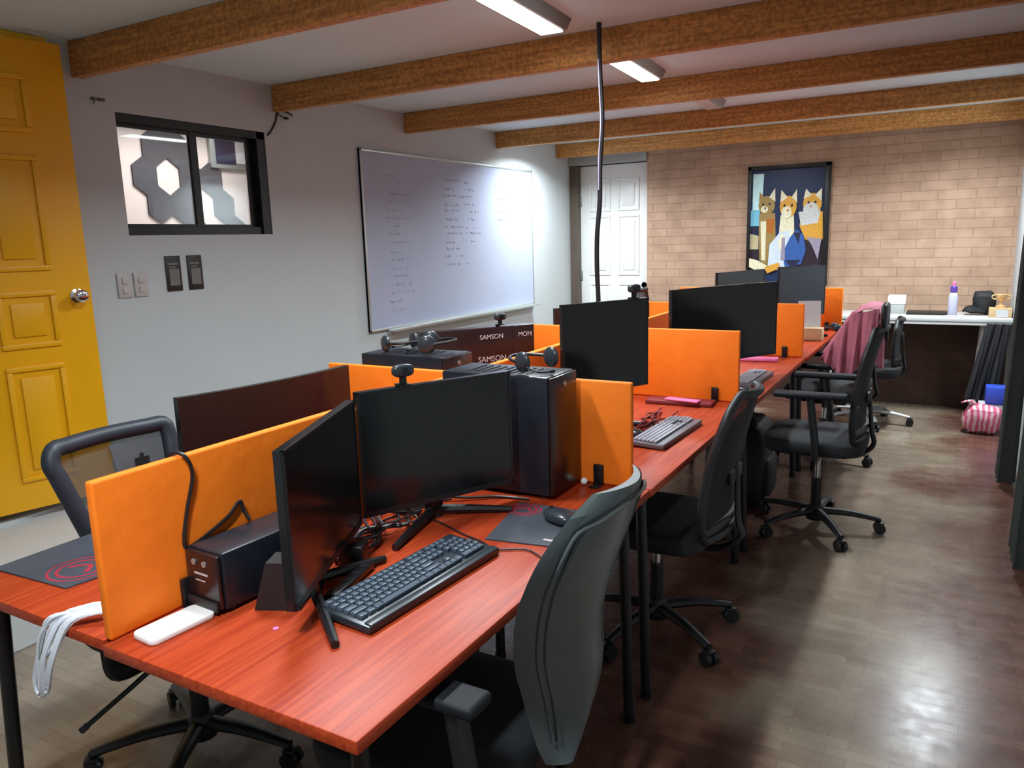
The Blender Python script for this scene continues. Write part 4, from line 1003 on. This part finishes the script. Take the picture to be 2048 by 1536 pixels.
# third: high back with arms, pulled out
X0, Y0 = -0.52, 3.98
tab = [(0.52, -0.345, 3.78, 4.18), (0.60, -0.350, 3.75, 4.21), (0.75, -0.345, 3.75, 4.21), (0.90, -0.318, 3.76, 4.20), (1.00, -0.290, 3.79, 4.17), (1.04, -0.278, 3.82, 4.14)]
office_chair('black high-back office chair pulled out into the aisle, with headrest and raised armrests', X0, Y0, PI/2, -0.10, seat_z=0.475, prof=wprof(tab, X0, Y0), arms=(0.745, 0.275, -0.15, 0.17), headrest=True)
# fourth: carries the pink cloth
X0, Y0 = -0.67, 5.32
tab = [(0.50, -0.435, 5.10, 5.46), (0.60, -0.440, 5.06, 5.50), (0.75, -0.435, 5.06, 5.50), (0.90, -0.420, 5.08, 5.48), (0.97, -0.410, 5.13, 5.43)]
office_chair('black office chair by the last right desk with a pink cloth over its back', X0, Y0, PI/2, 0.62, seat_z=0.46, prof=wprof(tab, X0, Y0), arms=(0.66, 0.27, -0.14, 0.14))
# fifth: chrome base, far
X0, Y0 = -0.50, 6.48
tab = [(0.50, -0.33, 6.30, 6.64), (0.62, -0.335, 6.28, 6.66), (0.76, -0.325, 6.28, 6.66), (0.82, -0.32, 6.34, 6.60)]
office_chair('office chair with chrome star base near the white counter, half hidden by the aisle chair', X0, Y0, PI/2, -0.35, seat_z=0.44, prof=wprof(tab, X0, Y0), basem='alu')
# left row near chair, facing +x : local y = X-X0, local x = -(Y-Y0)
def wprofL(tab, X0, Y0): return [(z, X-X0, -(b-Y0), -(a-Y0)) for z, X, a, b in tab]
X0, Y0 = -1.87, 1.33
tab = [(0.56, -2.02, 1.22, 1.44), (0.62, -2.035, 1.20, 1.45), (0.75, -2.055, 1.165, 1.465), (0.88, -2.075, 1.13, 1.48), (0.945, -2.09, 1.115, 1.485), (0.963, -2.095, 1.135, 1.475)]
office_chair('slate grey mesh office chair at the front left desk, before the yellow door', X0, Y0, -PI/2, 0.55, seat_z=0.45, prof=wprofL(tab, X0, Y0), frame='slate', mesh='mesh', arms=(0.64, 0.27, -0.05, 0.2), label_patch=True, lever=[(0.07, 0.05, 0.395), (0.20, 0.085, 0.39), (0.25, 0.06, 0.355), (0.33, 0.0, 0.285)])
X0, Y0 = -2.36, 5.62
tab = [(0.60, -2.08, 5.45, 5.80), (0.80, -2.09, 5.42, 5.83), (1.00, -2.07, 5.44, 5.80), (1.09, -2.06, 5.52, 5.73)]
office_chair('dark office chair at the far left desk, its top showing before the white door', X0, Y0, PI/2, 0.1, seat_z=0.47, prof=wprof(tab, X0, Y0))

# pink cloth draped over the fourth chair
def cloth(u, v):
    y = 5.03+0.50*u
    L_ = v*0.62
    wave = 0.014*math.sin(u*23)+0.008*math.sin(u*41+1+v*3)
    if L_ < 0.26: z = 0.74+L_; x = -0.500+0.02*v+wave-(0.26-L_)*0.62*(0.7+0.3*math.sin(u*9))
    elif L_ < 0.36:
        a = (L_-0.26)/0.10*PI; x = -0.408-0.055*math.cos(a)+wave*0.6; z = 1.00+0.03*math.sin(a)
    else: x = -0.352+wave+0.02*math.sin(u*6); z = 1.00-(L_-0.36)*(1.15+0.2*math.sin(u*5))
    return Vector((x, y+0.03*math.sin(v*5), z))
def cloth2(u, v):
    # part hanging over the near arm side
    x = -0.352-0.30*u; top = 1.028-0.07*u-max(0.0, 0.3*u-0.148)/0.70; bot = 0.66+0.05*math.sin(u*7+1)
    fold = 0.020*math.sin(u*26+v*1.5)+0.010*math.sin(u*49)
    return Vector((x-0.02*v, 5.03-0.03*math.sin(v*2.2)+fold*(0.3+0.7*v), top+(bot-top)*v))
o = MB().grid(cloth, 60, 36, thick=0.004).grid(cloth2, 50, 24, thick=0.004).build('pink_cloth', 'pink'); tag(o, 'pink jacket or towel draped over the back of the fourth right chair', 'cloth')

# black backpack heap under the third desk
bp_ = thing('backpack', 'black backpack heap on the floor under the third right desk', 'bag', (-0.97, 4.28, 0))
MB().sell((0, 0, 0.24), (0.34, 0.44, 0.52), 0.6, 0.6, noise=0.06, seed=3).build('bag_body', 'jacket', bp_)
MB().sell((0.14, 0, 0.17), (0.10, 0.26, 0.24), 0.6, 0.6, noise=0.06, seed=4).build('front_pocket', 'jacket', bp_)
MB().tube([(0, -0.05, 0.47), (0.0, -0.03, 0.52), (0, 0.03, 0.52), (0, 0.05, 0.47)], 0.009).build('handle', 'jacket', bp_)

# ================================================================ back counter and things on it
ct_ = thing('counter_table', 'long white counter table against the brick wall', 'table', (0, 0, 0))
MB().mm((-0.95, 6.86, 0.770), (XR-0.004, YB-0.004, 0.800), 0.003).build('table_top', 'countertop', ct_)
MB().mm((-0.93, 6.865, 0.745), (XR-0.01, 6.885, 0.7695), 0.002).build('apron', 'countertop', ct_, smooth=False)
for (xa, xb) in ((0.255, 0.215), (-0.88, -0.84)):
    MB().tube([(xa, 6.95, 0.768), (xb, 6.99, 0.0)], 0.018, smooth=False, seg=4).build('leg', 'countertop', ct_, smooth=False)
    MB().tube([(xa, 7.28, 0.768), (xb, 7.26, 0.0)], 0.018, smooth=False, seg=4).build('leg', 'countertop', ct_, smooth=False)
ZT = 0.8005
b_ = thing('white_box', 'small white box on the counter, left of the spray bottle', 'box', (-0.375, 7.16, ZT))
MB().mm((-0.062, -0.05, 0.0), (0.062, 0.05, 0.075), 0.006).build('box_base', 'lintel', b_); MB().mm((-0.066, -0.054, 0.0755), (0.066, 0.054, 0.15), 0.006).build('box_lid', 'whitep', b_)
o = MB().mm((-0.30, 7.05, ZT+0.0005), (0.05, 7.30, ZT+0.016), 0.004).build('laptop', 'black'); tag(o, 'flat black slab lying on the counter left of the bottle', 'laptop')
bt = thing('spray_bottle', 'pale grey bottle with purple cap on the white counter', 'bottle', (0.03, 7.06, ZT))
MB().lathe([(0.030, 0), (0.034, 0.006), (0.034, 0.15), (0.026, 0.175), (0.016, 0.185)]).build('bottle_body', 'lilac', bt)
MB().lathe([(0.022, 0.1855), (0.026, 0.19), (0.026, 0.225), (0.018, 0.235)]).build('bottle_cap', 'purple', bt)
MB().lathe([(0.012, 0.2355), (0.014, 0.262), (0.006, 0.272)]).build('nozzle', 'pinkp', bt)
o = MB().mm((-0.02, 6.93, ZT+0.0005), (0.14, 7.02, ZT+0.006), 0.001).build('paper_pile', 'paper'); tag(o, 'white papers on the counter edge before the bottle', 'paper')
bg = thing('black_bag', 'black soft bag slumped on the counter right of the bottle', 'bag', (0.222, 7.17, ZT+0.012))
MB().sell((0.02, 0, 0.085), (0.16, 0.16, 0.18), 0.7, 0.7, noise=0.10, seed=9).sell((-0.03, -0.01, 0.03), (0.16, 0.14, 0.06), 0.7, 0.6, noise=0.1, seed=2).build('bag_body', 'jacket', bg)
MB().tube([(-0.05, -0.03, 0.05), (-0.11, -0.05, 0.03), (-0.115, -0.03, 0.015)], 0.008).build('strap', 'jacket', bg)
cb_ = thing('card_box', 'pale cardboard box at the right end of the counter', 'box', (0.352, 7.02, ZT))
MB().mm((-0.075, -0.07, 0), (0.075, 0.07, 0.07), 0.003).build('box_body', 'card', cb_); MB().mm((-0.03, -0.0712, 0.005), (0.05, -0.0705, 0.06)).build('box_label', 'paper', cb_, smooth=False)
tp = thing('gold_trophy', 'small gold trophy on the pale cardboard box', 'trophy', (0.352, 7.02, ZT+0.0705))
MB().lathe([(0.035, 0), (0.035, 0.014), (0.012, 0.022), (0.010, 0.05), (0.03, 0.07), (0.042, 0.10), (0.040, 0.105)]).build('cup', 'brass', tp)
for sx in (-1, 1): MB().tube([(sx*0.034, 0, 0.098), (sx*0.06, 0, 0.092), (sx*0.055, 0, 0.07), (sx*0.03, 0, 0.066)], 0.005).build('handle', 'brass', tp)
# jacket hanging from counter, bags on the floor
def jk(u, v):
    z = 0.765-0.58*v; wv = 0.016*math.sin(u*19+v*2)+0.01*math.sin(u*37)
    sh = -0.14*v
    return Vector((0.262+sh*0.8+(0.15+0.05*v)*u, 6.818+wv*0.8-0.05*v, z))
o = MB().grid(jk, 40, 20, thick=0.012).build('hanging_jacket', 'jacket'); tag(o, 'black jacket hanging from the right end of the white counter', 'jacket')
bl = thing('blue_box', 'blue box with white lower half on the floor below the counter', 'box', (0.335, 6.655, 0))
MB().mm((-0.09, -0.07, 0.0), (0.08, 0.07, 0.19), 0.006).build('box_base', 'paper', bl); MB().mm((-0.05, -0.074, 0.1905), (0.085, 0.074, 0.32), 0.008).build('box_top', 'blue', bl)
def stripes(name, a, b):
    m, N, L, P = newmat(name); tc = N.new('ShaderNodeTexCoord'); wv = N.new('ShaderNodeTexWave'); wv.inputs['Scale'].default_value = 9; wv.inputs['Distortion'].default_value = 5
    r = N.new('ShaderNodeValToRGB'); r.color_ramp.elements[0].color = a; r.color_ramp.elements[1].color = b; r.color_ramp.elements[0].position = 0.42; r.color_ramp.elements[1].position = 0.58
    L.new(tc.outputs['Object'], wv.inputs[0]); L.new(wv.outputs[0], r.inputs[0]); L.new(r.outputs[0], P.inputs['Base Color']); P.inputs['Roughness'].default_value = 0.35; return m
M['pinkstripe'] = stripes('pink_striped_plastic', srgb(214, 96, 128), srgb(238, 190, 200))
pk = thing('pink_bag', 'pink and white striped plastic bag on the floor under the counter end', 'bag', (0.27, 6.46, 0))
MB().sell((0, 0, 0.105), (0.25, 0.20, 0.21), 0.75, 0.75, noise=0.10, seed=21).build('bag_body', 'pinkstripe', pk)
MB().tube([(-0.03, 0, 0.19), (-0.08, -0.02, 0.235), (-0.14, -0.03, 0.222)], [0.03, 0.022, 0.010], flat=0.5).build('bag_handle', 'pinkstripe', pk)
# ================================================================ curtains on the right
def curtain(y0, y1, lab):
    t = thing('curtain', lab, 'curtain', (0, 0, 0), 0, 'dark curtains on the right wall')
    def fn(u, v):
        z = 0.02+2.18*v; y = y0+(y1-y0)*u
        x = 0.362+0.020*v*2.18/1.3+0.045*math.sin(y*66)*(1-0.45*v)
        return Vector((min(x, 0.418), y, z))
    MB().grid(fn, 70, 12, thick=0.006).build('curtain_cloth', 'curtain', t)
    return t
curtain(5.12, 5.38, 'dark green-grey curtain, the farther one on the right wall')
curtain(3.78, 4.10, 'dark green-grey curtain, the nearer one at the right picture edge')
o = MB().cyl((0.395, 2.9, 2.215), (0.395, 5.6, 2.215), 0.012).box((0.415, 2.95, 2.215), (0.035, 0.02, 0.03)).box((0.415, 5.55, 2.215), (0.035, 0.02, 0.03)).build('curtain_rail', 'blackmetal')
tag(o, 'black curtain rail on the right wall', 'curtain rail')
